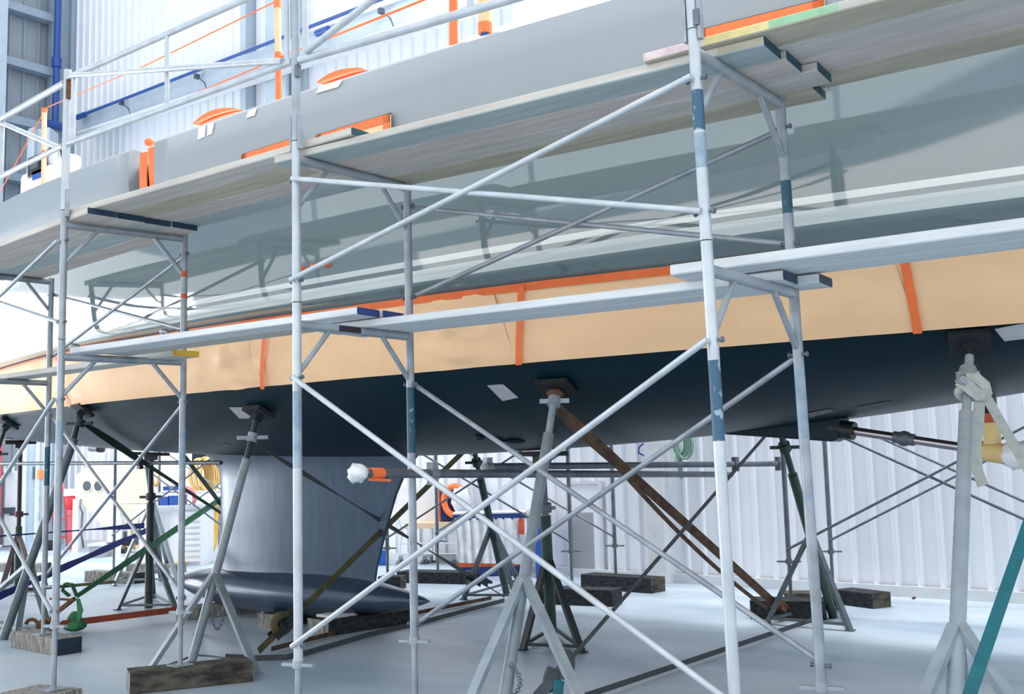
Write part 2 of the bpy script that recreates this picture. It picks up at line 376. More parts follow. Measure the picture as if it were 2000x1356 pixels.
# bulwarks: solid strips above the hidden seam, with the masked gangway gap in the near one
def bul(xs, side=1):
    vs = []
    for x in xs:
        yd, ys, zd = cr('deck', x), cr('stripe', x), zdeck(x); yl = lerp(yd, ys, .55)
        P = [(yl, 3.02), (lerp(yl, yd, .35), 3.25), (yd - .005, 3.5), (yd, zd - .02), (yd + .02, zd), (yd + .10, zd), (yd + .12, zd - .02), (yd + .13, 3.02)]
        vs += [Vector((x, y if side > 0 else 2 * YC - y, z)) for y, z in P]
    n = 8; fs = []
    mm = MB()
    for i in range(len(xs) - 1):
        for j in range(n): fs.append((i * n + j, (i + 1) * n + j, (i + 1) * n + (j + 1) % n, i * n + (j + 1) % n))
    mm.add(vs, fs, False)
    for k in range(len(mm.f)): mm.sm[k] = (k % 8) in (0, 1, 2)
    e = (len(xs) - 1) * n
    mm.f += [tuple(reversed(range(n))), tuple(range(e, e + n))]; mm.m += [0, 0]; mm.sm += [False, False]
    return mm
def frange(a, b, s):
    n = max(1, round((b - a) / s)); return [a + (b - a) * i / n for i in range(n + 1)]
gapL, gapR = -3.13, -2.78
wins = [((487, 305), (594, 272)), ((627, 265), (763, 226)), ((1369, 60), (1602, 0))]
def bul_cut(xs, name):
    o = bul(xs).build(name, ['top'], yacht)
    return o
bf = bul(frange(-12.2, gapL, .2)).build('bulwark', ['bulw'], yacht); bf['label'] = 'forward bulwark ending at the gangway gap'
ba = bul(frange(gapR, 6.5, .2)).build('bulwark', ['bulw'], yacht); ba['label'] = 'after bulwark running past the masked windows'
bp = bul(frange(-12.2, 6.5, .4), -1).build('bulwark', ['top'], yacht)
# flush window covers on the after bulwark, masked with orange tape and paper
for k, (pa, pb) in enumerate(wins):
    A = onY(*pa, cr('deck', -.5) if k < 2 else 1.22); B = onY(*pb, cr('deck', -.5) if k < 2 else 1.22)
    y0 = cr('deck', (A.x + B.x) / 2) + .0; x0, x1 = A.x, B.x; zt = (A.z + B.z) / 2; zb = zt - .26
    ya, yb = cr('deck', x0), cr('deck', x1)
    dy = -.016
    w = MB().prism([(x0, ya + dy, zb), (x1, yb + dy, zb), (x1, yb + dy, zt), (x0, ya + dy, zt)], (0, .012, 0)).build('window_cover', 'paper', yacht); w['label'] = 'brown paper over a hull window'
    tb = MB()
    for (xa, za, xb, zb2) in ((x0, zt - .0, x1, zt - .05), (x0, zb + .05, x1, zb), (x0, zt, x0 + .05, zb), (x1 - .05, zt, x1, zb)):
        fy = lambda x: lerp(ya, yb, (x - x0) / (x1 - x0)) + dy - .006
        tb.prism([(xa, fy(xa), zb2), (xb, fy(xb), zb2), (xb, fy(xb), za), (xa, fy(xa), za)], (0, .005, 0))
    tb.build('tape_border', 'tape', w)
    MB().prism([(x0 - .008, ya - .006, zb), (x0, ya - .006, zb), (x0, ya - .006, zt), (x1, yb - .006, zt), (x1, yb - .006, zt + .01), (x0 - .008, ya - .006, zt + .01)], (0, .004, 0)).build('recess_shadow', 'black', w)  # black line along top and left edge, painted shade of a window recess
# deck and cabin
m = MB(); xs = frange(-12, 6.4, .4)
vs = []
for x in xs:
    yd = cr('deck', x) + .1
    for k in range(9):
        tt = k / 8; y = lerp(yd, 2 * YC - yd, tt); vs.append((x, y, zdeck(x) - .12 + .1 * (1 - (2 * tt - 1) ** 2)))
m.add(vs, [(i * 9 + j, i * 9 + j + 1, (i + 1) * 9 + j + 1, (i + 1) * 9 + j) for i in range(len(xs) - 1) for j in range(8)], True)
m.build('deck', 'white', yacht)
m = MB(); vs = []
xs = frange(-1.5, 5.2, .2)
for i, x in enumerate(xs):
    h = min(1, (x + 1.5) / .75) ** .8; zt = lerp(3.62, 4.06, h); y0 = 1.62 + max(0, x) * .1
    row = [(y0 - .08, 3.55), (y0, zt - .05), (y0 + .1, zt), (YC, zt + .08), (2 * YC - y0 - .1, zt), (2 * YC - y0, zt - .05), (2 * YC - y0 + .08, 3.55)]
    vs += [(x, y, z) for y, z in row]
m.add(vs, [(i * 7 + j, i * 7 + j + 1, (i + 1) * 7 + j + 1, (i + 1) * 7 + j) for i in range(len(xs) - 1) for j in range(6)])
e = (len(xs) - 1) * 7
m.add([vs[i] for i in range(7)], [tuple(range(7))]); m.add([vs[e + i] for i in range(7)], [tuple(range(7))])
o = m.build('coachroof', 'cream', yacht); o['label'] = 'cream sheet covered cabin top'
# taped hatch hoops on deck
for pa, pm, pb in (((380, 238), (415, 217), (462, 208)), ((622, 157), (660, 139), (708, 129))):
    A, B_, C_ = (onY(*p, 1.4) for p in (pa, pm, pb))
    pts = []
    for i in range(13):
        tt = i / 12; pts.append(A * (1 - tt) * (1 - tt) + (B_ * 2 - (A + C_) / 2) * 2 * tt * (1 - tt) + C_ * tt * tt)
    mm = MB()
    for dy_ in (0, .06): mm.ribbon([p + V(0, dy_, -.02) for p in pts], [.008 + .03 * math.sin(math.pi * i / 12) for i in range(13)], .03, (0, 0, 1))
    base = [p + V(0, 0, -.02) for p in pts]
    mm.add(base + [p + V(0, .08, 0) for p in base], [(i, i + 1, 14 + i, 13 + i) for i in range(12)])
    mm.build('hatch_hood', 'tape', yacht)
# gangway gap: masked ends
y0 = cr('deck', -2.9)
g = MB()
for pts_, w_ in ((((281, 298), (280, 340), (281, 378)), .075), (((296, 288), (297, 330), (300, 366)), .065)):
    g.ribbon([onY(*p, y0 + .02) for p in pts_], w_, .01, (1, .2, 0))
g.build('masking_flap', 'tape', yacht)
q = onY(292, 278, y0 + .15); MB().sphere(q, .04, .04, .032).build('masked_hinge', 'tape', yacht)
# wrapped stanchions and lifelines
def stanch(px0, py0, px1, py1, Y, r, segs, label):
    a = onY(px0, py0, Y); b = onY(px1, py1, Y); b = Vector((lerp(a.x, b.x, .6), a.y, b.z)); a = a - V(0, 0, .12)
    mm = MB(); z = 0
    for (t0, t1, k, rr) in segs: mm.mat(k).tube(vl(a, b, t0), vl(a, b, t1), rr or r, 12)
    o = mm.build('stanchion', ['tape', 'tanpole', 'bluep'], yacht); o['label'] = label
    return a, b
s1 = stanch(86, 352, 85, 213, 1.2, .022, ((0, .1, 0, 0), (.1, .42, 1, 0), (.42, .5, 0, .026), (.5, .95, 1, 0), (.95, 1, 0, .026)), 'stanchion wrapped in tan paper at the bow')
s2 = stanch(545, 182, 540, 2, 1.15, .022, ((0, .38, 0, 0), (.38, .52, 0, .026), (.52, .93, 1, 0), (.93, 1, 0, .026)), 'stanchion half wrapped in tan paper and orange tape')
s3 = stanch(885, 80, 890, -220, 1.15, .026, ((0, 1, 0, 0),), 'stanchion bound entirely in orange tape')
s4 = stanch(947, 58, 946, -160, 1.2, .034, ((0, .12, 2, .026), (.12, .2, 0, .04), (.2, 1, 1, .038)), 'stanchion wrapped in brown paper with blue foot')
MB().path([s1[1], (s1[1] + s2[1]) / 2 - V(0, 0, .03), s2[1]], .005, 6).build('lifeline', 'tape', yacht)
MB().path([vl(*s1, .47), (vl(*s1, .47) + vl(*s2, .47)) / 2 - V(0, 0, .02), vl(*s2, .47)], .005, 6).build('lifeline', 'tape', yacht)
MB().path([vl(*s1, .97), s1[0] + V(-1.6, .2, .05)], .005, 6).build('lifeline', 'tape', yacht)
MB().path([vl(*s2, .47), vl(*s3, .42), ], .008, 6).build('lifeline', 'tape', yacht)
# bare primer patches on the hull, plain white patches on the bulwark
def hull_patch(name, px, mtl, off=.003, n=6, label=None, target=None, parent=None, thick=.002):
    mm = MB(); vs = []
    for i in range(n + 1):
        for j in range(n + 1):
            a = lerp(px[0][0], px[1][0], i / n), lerp(px[0][1], px[1][1], i / n); b = lerp(px[3][0], px[2][0], i / n), lerp(px[3][1], px[2][1], i / n)
            L, N = hit(lerp(a[0], b[0], j / n), lerp(a[1], b[1], j / n)); vs.append(L + N * off)
    fs = [(i * (n + 1) + j, i * (n + 1) + j + 1, (i + 1) * (n + 1) + j + 1, (i + 1) * (n + 1) + j) for i in range(n) for j in range(n)]
    o = mm.add(vs, fs, True).build(name, mtl, yacht if parent is None else parent)
    if label: o['label'] = label
    return o
hull_patch('primer_patch', [(951, 752), (983, 750), (1013, 776), (982, 783)], 'patch', label='bare pale patch left by a stand pad')
hull_patch('primer_patch', [(447, 795), (476, 795), (503, 817), (468, 817)], 'patch', label='bare pale patch left by a stand pad')
hull_patch('primer_patch', [(1942, 642), (2004, 630), (2010, 660), (1962, 666)], 'patch', label='bare pale patch left by a stand pad')
hull_patch('primer_patch', [(1578, 806), (1622, 798), (1630, 803), (1582, 815)], 'timberg', label='tan wooden slip above the shaft skeg')
hull_patch('hull_slot', [(1668, 795), (1728, 784), (1746, 784), (1690, 797)], 'black')
hull_patch('hull_slot', [(434, 866), (445, 866), (455, 870), (444, 870)], 'black')
for px, py, w in ((938, 854, 13), (975, 860, 16), (1008, 862, 24)):
    L, N = hit(px, py); MB().sphere(L, w / 2074 * 6.4, w / 2074 * 6.4, .022, 12, 8).build('skin_fitting', 'anti', yacht)
for px, py in ((592, 526), (617, 521), (640, 517)):
    L, N = hit(px, py); o = MB().tube(L - N * .01, L + N * .025, .021, 16, .018).sphere(L + N * .025, .018).build('vent_plug', 'tape', yacht)
for px, py in ((323, 649), (145, 675)):
    L, N = hit(px, py); mm = MB().torus(L + N * .01, .03, .012, N, 16); mm.mat(1).tube(L, L + N * .008, .028); mm.build('skin_fitting', ['lgrey', 'black'], yacht)
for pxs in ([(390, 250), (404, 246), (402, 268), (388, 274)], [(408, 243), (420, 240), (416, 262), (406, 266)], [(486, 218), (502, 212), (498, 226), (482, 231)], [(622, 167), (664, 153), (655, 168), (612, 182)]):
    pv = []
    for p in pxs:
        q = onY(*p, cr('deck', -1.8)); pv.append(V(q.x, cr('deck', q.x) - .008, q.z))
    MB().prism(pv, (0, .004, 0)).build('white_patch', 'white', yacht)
# keel, bulb
XF0, XF1 = -4.73, -2.3
m = MB(); vs = []; lev = []
NP = 26
def fin_ring(z, x0, x1, th):
    r = []
    for i in range(NP):
        a = 2 * math.pi * i / NP; cx = (1 - math.cos(a)) / 2
        t_ = th * 5 * (.2969 * cx ** .5 - .126 * cx - .3516 * cx**2 + .2843 * cx**3 - .1036 * cx**4)
        r.append(Vector((lerp(x0, x1, cx), YC + (t_ if math.sin(a) >= 0 else -t_), z)))
    return r
levels = [(1.52, -5.0, -1.95, .52), (1.44, -4.84, -2.08, .44), (1.36, -4.76, -2.17, .40), (1.26, -4.735, -2.26, .38), (1.1, -4.73, -2.36, .36), (.8, -4.73, -2.49, .34), (.5, -4.73, -2.6, .34), (.4, -4.75, -2.62, .36), (.30, -4.8, -2.6, .40)]
rings = [fin_ring(*l) for l in levels]
m.add([p for r in rings for p in r], [(i * NP + j, i * NP + (j + 1) % NP, (i + 1) * NP + (j + 1) % NP, (i + 1) * NP + j) for i in range(len(rings) - 1) for j in range(NP)], True)
o = m.build('keel_fin', 'keel', yacht)
m = MB(); NB = 22; rings = []
prof = [(-5.42, .0, .27), (-5.38, .05, .27), (-5.28, .10, .27), (-5.05, .165, .265), (-4.7, .225, .26), (-4.2, .265, .25), (-3.7, .27, .245), (-3.2, .25, .245), (-2.8, .20, .25), (-2.4, .12, .255), (-2.1, .045, .26), (-2.0, .0, .262)]
for x, r, zc in prof:
    rings.append([Vector((x, YC + 1.2 * r * math.cos(2 * math.pi * j / NB), zc + (.72 if math.sin(2 * math.pi * j / NB) < 0 else .80) * r * math.sin(2 * math.pi * j / NB))) for j in range(NB)])
m.add([p for r in rings for p in r], [(i * NB + j, i * NB + (j + 1) % NB, (i + 1) * NB + (j + 1) % NB, (i + 1) * NB + j) for i in range(len(rings) - 1) for j in range(NB)], True)
o = m.build('keel_bulb', 'bulb', yacht); o['label'] = 'torpedo shaped ballast bulb'
# shaft skeg, shaft, strut, wrapped propeller
pts = [onY(*p, YC) for p in ((1402, 846), (1420, 849), (1560, 858), (1632, 863), (1645, 858), (1652, 800), (1600, 800))]
pts[0].z += .03; pts[-1].z = zbot(pts[-1].x) + .05; pts[-2].z = zbot(pts[-2].x) + .05
m = MB(); th = [.01, .02, .05, .075, .075, .075, .06]
vs = [p - V(0, h, 0) for p, h in zip(pts, th)] + [p + V(0, h, 0) for p, h in zip(pts, th)]
n = len(pts); m.add(vs, [tuple(range(n)), tuple(reversed(range(n, 2 * n)))] + [(i, (i + 1) % n, n + (i + 1) % n, n + i) for i in range(n)])
m.build('shaft_skeg', 'anti', yacht, bevel=.01)
s0 = onY(1640, 838, YC - .02); s1_ = onY(1972, 888, YC - .02); sd = (s1_ - s0).normalized()
MB().tube(s0 - sd * .05, s0 + sd * .09, .055).build('stern_gland', 'black', yacht)
sh = MB().tube(s0, s1_, .025, 18).build('propeller_shaft', 'stain', yacht)
q = onY(1766, 857, YC - .02); MB().sphere(q, .05, .045, .045).tube(q - sd * .06, q + sd * .06, .035).build('shaft_anode', 'galvd', sh)
q = onY(1940, 884, YC - .02); MB().tube(q - sd * .13, q + sd * .10, .055, 18).build('strut_hub', 'goldpaper', yacht)
b = q + V(0, 0, .04); mm = MB()
b2 = Vector((q.x, YC, zbot(q.x) + .03))
mm.mat(0).bar(vl(b, b2, .28), b2, .10, .04, (1, 0, 0)); mm.mat(1).bar(b, vl(b, b2, .40), .13, .06, (1, 0, 0)); mm.mat(2).bar(vl(b, b2, .40), vl(b, b2, .58), .125, .055, (1, 0, 0))
mm.build('shaft_strut', ['anti', 'goldpaper', 'redband'], yacht)
q = onY(1985, 890, YC - .02)
MB().sphere(q, .09, .075, .075, 16, 10, lambda p: 1 + .2 * noise.noise(p * 3)).build('propeller_wrap', 'poly', yacht)
MB().tube(q, q + sd * .35, .05).build('propeller_hub', 'goldpaper', yacht)

# deck machine near the bow
t = thing('deck_machine', 'white and black covered machine standing on the foredeck beside a stanchion', 'machine', (-5.7, 1.75, 3.75))
a = onY(66, 355, 1.75); b = onY(158, 318, 1.75); cz = 3.74
x0, x1 = a.x, b.x
x1 = x0 + .62
MB().box(x0, x1 - .02, 1.6, 1.95, 3.78, 4.30).build('body', 'white', t, bevel=.05)
MB().box(x0 + .22, x1, 1.62, 1.93, 4.28, 4.44).build('hood', 'lgrey', t, bevel=.05)
MB().box(x0 + .2, x1 - .08, 1.585, 1.61, 4.22, 4.42).build('visor', 'black', t, bevel=.01)
MB().box(x0 + .30, x0 + .44, 1.565, 1.585, 4.28, 4.36).build('control_panel', 'dgrey', t)
MB().path([(x1 - .35, 1.7, 4.46), (x1 - .2, 1.7, 4.49), (x1 + .0, 1.7, 4.46), (x1 + .07, 1.7, 4.3)], .015).build('carry_handle', 'black', t)
MB().box(x0 + .3, x0 + .5, 1.585, 1.6, 4.18, 4.26).build('blue_stripe', 'bluebox', t)
MB().box(x0 + .3, x0 + .42, 1.7, 1.85, 4.42, 4.46).build('red_cap', 'red', t)

# ------------------------------------------------------------------ masking paper sheets
seams = [-12.6, -4.95, -1.98, .13, 2.24, 6.3]
plab = ['brown masking paper sheet on the hull at the far left, forward of all taped seams', 'brown masking paper sheet behind the left scaffold frames, above the two dark left stands',
        'wrinkled brown masking paper sheet above the keel, between two orange seams', 'brown masking paper sheet right of the crumpled seam, under the middle plank', 'brown masking paper sheet at the right end, after the slanting orange seam']
for k in range(5):
    x0, x1 = seams[k], seams[k + 1]; m = MB(); xs = frange(x0, x1 + .02, .06); ns = 14; vs = []
    for x in xs:
        for j in range(ns + 1):
            s = lerp(4.97, 6.02, j / ns); p = section(x, s); nn = snorm(x, s); tt = j / ns
            cr_ = math.exp(-((x - seams[k + 1] + .3) / .45) ** 2) + .7 * math.exp(-((x - x0 - .1) / .3) ** 2) if k in (1, 2) else .35 * math.exp(-((x - x1) / .4) ** 2)
            wv = noise.noise(Vector((x * 1.6 + tt * 1.5, tt * 2.2 - x * .7, 3 + k))) * .012 + abs(noise.noise(Vector((x * 4 + tt * 3, tt * 5 - x * 2, 9)))) * .075 * cr_
            off = .007 + .024 * tt ** 2 + max(-.004, wv * math.sin(math.pi * min(1, tt)) if tt < .9 else wv * .3) 
            vs.append(p + nn * off)
    m.add(vs, [(i * (ns + 1) + j, i * (ns + 1) + j + 1, (i + 1) * (ns + 1) + j + 1, (i + 1) * (ns + 1) + j) for i in range(len(xs) - 1) for j in range(ns)], True)
    sh = m.build('masking_paper', 'paper'); tag(sh, plab[k], 'masking paper', 'sheets of masking paper along the hull')
    def strip(name, pts_fn, n):
        mm = MB(); vv = [p for i in range(n + 1) for p in pts_fn(i / n)]
        mm.add(vv, [(2 * i, 2 * i + 1, 2 * i + 3, 2 * i + 2) for i in range(n)], True); o = mm.build(name, 'tape', None)
        # bring under the sheet
        off = o.location - sh.location; o.data.transform(Matrix.Translation(off)); o.location = (0, 0, 0); o.parent = sh; return o
    wd = .03 if k < 2 else .12; tsh = (0, .1, .26, .2, .07)[k]
    e = strip('edge_tape', lambda t_: [section(lerp(x0, x1, t_), s) + snorm(lerp(x0, x1, t_), s) * .017 for s in (5.0 - wd * (.6 + .15 * math.sin(t_ * 9)), 5.0 + wd)], 40); e['label'] = 'orange tape along the top edge'
    if k: 
        def sm_(t_):
            s = lerp(5.0, 6.01, t_); o_ = .012 + .024 * t_ ** 2 + (.034 if k == 2 else .014)
            return [section(x0 + dx, s) + snorm(x0 + dx, s) * o_ for dx in (-.018 + tsh * (1 - t_) + tsh * .15, .022 + tsh * (1 - t_) + tsh * .15)]
        e = strip('seam_tape', sm_, 16); e['label'] = 'orange tape over the seam'

# ------------------------------------------------------------------ near scaffold
# frame feet: front post, back post, height offset, lean in x per metre
FR = {0: (V(-4.223, .158, 0), V(-4.181, .913, 0), .056, .003), 1: (V(-2.146, -.05, 0), V(-2.001, .692, 0), .026, .004),
      2: (V(0, 0, 0), V(0, .756, 0), 0, 0), 3: (V(2.177, .112, 0), V(2.154, .868, 0), -.023, -.015)}
ZLL, ZLU, ZTL, ZUL, ZUU, ZTU = .51, 1.75, 2.004, 2.215, 2.713, 2.814
def P(i, s, z):               # point on post s (0 front, 1 back, may be fractional) of frame i at nominal height z
    f, b, dz, ln = FR[i]; p = f.lerp(b, s); return V(p.x + ln * z, p.y, z + dz)
def zpx(i, s, y, x):          # nominal height of a picture row on a post
    p = P(i, s, 1.5); return onY(x, y, p.y).z - FR[i][2]
def segs(mb, fn, z0, z1, bands, r, base=0):
    z = z0
    for a, b, k in sorted(bands):
        if a > z: mb.mat(base).tube(fn(z), fn(a), r, 16, cap=False)
        mb.mat(k).tube(fn(max(a, z)), fn(b), r, 16, cap=False); z = b
    if z < z1: mb.mat(base).tube(fn(z), fn(z1), r, 16)
    return mb
PM = ['alu', 'galv', 'blueband', 'tealband', 'lightblue', 'redband', 'aludull']
posn = {0: 'leftmost frame line, partly outside the picture', 1: 'second frame line from the left', 2: 'middle frame line', 3: 'nearest frame line at the right'}
bands = {('lo', 2, 0): [(zpx(2, 0, 915, 582), zpx(2, 0, 765, 580), 4)], ('lo', 2, 1): [(zpx(2, 1, 885, 805), zpx(2, 1, 757, 803), 3)],
         ('lo', 3, 0): [(zpx(3, 0, 862, 1403), zpx(3, 0, 704, 1395), 2)], ('lo', 3, 1): [(zpx(3, 1, 858, 1565), zpx(3, 1, 715, 1557), 4), (zpx(3, 1, 975, 1575), zpx(3, 1, 965, 1575), 4)],
         ('up', 3, 0): [(zpx(3, 0, 330, 1368), zpx(3, 0, 262, 1365), 4), (zpx(3, 0, 257, 1363), zpx(3, 0, 178, 1360), 2)], ('up', 3, 1): [(zpx(3, 1, 418, 1538), zpx(3, 1, 354, 1535), 3)],
         ('up', 1, 1): [(2.56, 2.60, 5), (2.42, 2.45, 5)], ('lo', 1, 1): [(1.3, 1.58, 4)], ('lo', 0, 1): [(1.2, 1.5, 3)], ('lo', 1, 0): [(1.45, 1.62, 4)], ('lo', 0, 0): []}
base_z = {(1, 0): .09, (1, 1): .124, (0, 1): .12}
lab_lo = {0: 'grey lower scaffold frame at the left picture edge, back post on a weathered block', 1: 'grey lower scaffold frame second from left, behind the yellow-ended plank',
          2: 'pale lower scaffold frame in the middle under the plank with blue ends', 3: 'pale lower scaffold frame nearest the camera at the right, with worn blue bands'}
lab_up = {0: 'upper scaffold frame at the left picture edge above the lowest plank', 1: 'upper scaffold frame second from left under the dark blue plank ends',
          2: 'upper scaffold frame in the middle below the long grey deck planks', 3: 'upper scaffold frame at the right with blue-painted bands'}
for i in range(4):
    r = .0215
    bm_ = 1 if i < 2 else 0
    for lev in ('lo', 'up'):
        z0, z1f, z1b, zt = (.44, 2.108, 2.108, ZTL) if lev == 'lo' else (2.112, 2.90, 2.845, ZTU)
        pins = (ZLL, ZLU) if lev == 'lo' else (ZUL, ZUU)
        root = thing('walkway_scaffold', (lab_lo if lev == 'lo' else lab_up)[i], 'scaffold frame', P(i, .5, z0), 'lower scaffold frames' if lev == 'lo' else 'upper scaffold frames')
        for s, z1 in ((0, z1f), (1, z1b)):
            bb = 0 if (s == 0 and i >= 2) else (6 if s == 0 else 1)
            mb = segs(MB(), lambda z: P(i, s, z), z0, z1, bands.get((lev, i, s), []), r, bb)
            mb.mat(bb).tube(P(i, s, z0), P(i, s, z0 + .012), r * 1.12, 16)
            mb.build('post', PM, root)
        MB().tube(P(i, .012, zt), P(i, .985, zt), .0225, 16).build('transom', ['aludull' if i >= 2 else 'galv'], root)
        zk = zt - .225
        MB().tube(P(i, .02, zk), P(i, .27, zt - .01), .0135, 10).build('knee_brace', ['aludull'], root)
        MB().tube(P(i, .98, zk), P(i, .73, zt - .01), .0135, 10).build('knee_brace', ['galv'], root)
        for s in (0, 1):
            for z in pins:
                p = P(i, s, z); MB().tube(p - V(.04, 0, 0), p + V(.04, 0, 0), .007, 8).tube(p - V(.042, 0, 0), p - V(.034, 0, 0), .011, 8).tube(p + V(.034, 0, 0), p + V(.042, 0, 0), .011, 8).build('brace_pin', 'galvd', root)
        if lev == 'lo':
            for s in (0, 1):
                zb = base_z.get((i, s), 0) ; f = P(i, s, 0); f.z = zb
                mb = MB(); top = P(i, s, .445); n = 44
                mb.path([vl(f, top, k / n) for k in range(n + 1)], [.0165 if k % 2 else .0145 for k in range(n + 1)], 12)
                mb.box(f.x - .06, f.x + .06, f.y - .06, f.y + .06, zb, zb + .007)
                o = mb.build('screw_jack', 'galv', root)
                c = P(i, s, .43); MB().tube(c - V(0, 0, .02), c + V(0, 0, .014), .027, 12).bar(c + V(-.085, -.02, -.008), c + V(.085, .02, -.004), .026, .014).build('jack_collar', 'aludull', o)
    if i == 2:
        q = P(i, .42, ZTL); MB().box(q.x + .0, q.x + .026, q.y - .07, q.y + .07, q.z - .014, q.z + .014).build('maker_plate', 'black', root if False else [o for o in COL.objects if o.get('label') == lab_lo[2]][0])
# guard posts and rails
glab = {1: 'guard post at the top left, where two guard rails meet', 2: 'guard post in the middle, rising past the top of the picture', 3: 'guard post at the right, nearest the camera'}
for i in (1, 2, 3):
    ztop = 3.79 if i == 1 else 4.15
    root = thing('guard_post', glab[i], 'guard post', P(i, 0, 2.905), 'guard posts')
    MB().tube(P(i, 0, 2.905), P(i, 0, ztop), .0215 if i > 1 else .024, 16).build('post', 'alu' if i != 2 else 'aludull', root)
    p = P(i, 0, 2.95)
    for s in (-1, 1):
        MB().box(p.x + s * .03 - .007, p.x + s * .03 + .007, p.y - .012, p.y + .012, p.z - .09, p.z + .08).build('coupling_lug', 'galv', root)
    if i > 1:
        for z in (3.24,) if i == 2 else (2.93,):
            c = P(i, 0, z); MB().box(c.x + .012, c.x + .034, c.y - .02, c.y + .005, c.z - .02, c.z + .04).build('latch', 'galvd', root)
    else:
        c = P(i, 0, 3.7); MB().box(c.x + .02, c.x + .03, c.y - .02, c.y + .01, c.z - .1, c.z + .02).build('latch', 'rust', root)
def rails(label, loc, items):
    root = thing('guard_rail', label, 'guard rail', loc, 'scaffold guard rails')
    for nm, a, b, r in items: MB().tube(a, b, r, 12).build(nm, 'alu', root)
rails('left guard rail running out of the picture, with a short slanting brace', (-3.2, .05, 3.34), [
    ('rail', V(-4.2, .17, 3.85), V(-2.17, -.05, 3.745), .019), ('rail', V(-4.2, .17, 3.42), V(-2.17, -.05, 3.345), .017),
    ('stile', V(-3.31, .1, 3.385), V(-3.31, .1, 3.80), .015), ('diagonal', V(-3.31, .085, 3.79), V(-2.27, -.03, 3.36), .017)])
rails('long guard rail between the left and middle guard posts', (-1.1, -.03, 3.34), [
    ('rail', V(-2.12, -.05, 3.765), V(-.03, 0, 3.745), .0185), ('rail', V(-2.12, -.05, 3.345), V(-.03, 0, 3.315), .0185),
    ('stile', V(-2.055, -.05, 3.35), V(-2.055, -.05, 3.76), .016), ('stile', V(-1.08, -.025, 3.335), V(-1.08, -.025, 3.755), .0145), ('stile', V(-.065, 0, 3.32), V(-.065, 0, 3.745), .016),
    ('diagonal', V(-2.04, -.065, 3.755), V(-.08, -.02, 3.325), .0165)])
rails('right guard rail sloping from the middle guard post out of the top', (1.1, .05, 3.25), [
    ('rail', V(.03, 0, 3.305), V(2.14, .11, 3.195), .0195), ('rail', V(.03, 0, 3.735), V(2.14, .11, 3.64), .0185),
    ('stile', V(.072, 0, 3.30), V(.072, 0, 3.73), .016), ('stile', V(1.10, .055, 3.25), V(1.10, .055, 3.69), .016), ('diagonal', V(.1, -.016, 3.325), V(1.08, .04, 3.62), .017)])
# cross braces
def brace(label, a0, b0, a1, b1, r=.0125, off=.03, m='alu'):
    root = thing('cross_brace', label, 'scaffold cross brace', (Vector(a0) + Vector(b1)) / 2, 'scaffold cross braces')
    for k, (p, q) in enumerate(((a0, b1), (b0, a1))):
        o = V(0, -off - .012 * k, 0); MB().tube(p + o, q + o, r, 10).build('brace_tube', m, root)
    c = (Vector(a0) + Vector(b1)) / 2 - V(0, off, 0); MB().tube(c - V(0, .02, 0), c + V(0, .008, 0), .009, 8).build('rivet', 'galvd', root)
for i, j, side, m, nm in ((0, 1, 0, 'aludull', 'left'), (0, 1, 1, 'galv', 'left'), (2, 3, 0, 'alu', 'right'), (2, 3, 1, 'galv', 'right')):
    for lev, za, zb in (('lower', ZLL, ZLU), ('upper', ZUL, ZUU)):
        if side == 1: fb = 'darker cross brace on the hull side of the %s bay, %s tier' % (nm, lev)
        else: fb = 'pale cross brace on the near side of the %s bay, %s tier' % (nm, lev)
        brace(fb, P(i, side, zb) - V(0, 0, 0), P(i, side, za), P(j, side, zb), P(j, side, za), .0128, .026 if side == 0 else -.028, m)

# planks
def plank(name, label, a, b, w, th, mats, edge=(), group=None, ends=(1, 1), n=28, sag=0, yrow=None):
    """a,b: front bottom corners; width goes towards +y; edge: (t0,t1,slot) paint runs on the front face"""
    a = Vector(a); b = Vector(b); d = (b - a); L = d.length; d.normalize(); wv = Vector((-d.y, d.x, 0)).normalized() * w; up = V(0, 0, th)
    m = MB(); vs = []
    for i in range(n + 1):
        t = i / n; p = a + d * L * t - V(0, 0, sag * 4 * t * (1 - t))
        vs += [p + up * .12, p + up * .88, p + up + wv.normalized() * th * .12, p + wv + up - wv.normalized() * th * .12, p + wv + up * .88, p + wv + up * .12, p + wv - wv.normalized() * th * .12, p + wv.normalized() * th * .12]
    m.v += vs
    for i in range(n):
        t = (i + .5) / n; sl = len(mats) - 1 if len(mats) > 3 else 0
        for t0, t1, k in edge:
            if t0 <= t <= t1: sl = k
        for k in range(8):
            m.f.append((i * 8 + k, i * 8 + (k + 1) % 8, (i + 1) * 8 + (k + 1) % 8, (i + 1) * 8 + k)); m.m.append(sl if k in (0, 1) else 0); m.sm.append(False)
    m.f += [tuple(reversed(range(8))), tuple(range(n * 8, n * 8 + 8))]; m.m += list(ends); m.sm += [False, False]
    o = m.build(name, mats); return tag(o, label, 'plank', group)
WS = ['wood3', 'wood2', 'wood1', 'wood4']
ordn = ['outermost', 'second', 'third', 'innermost']
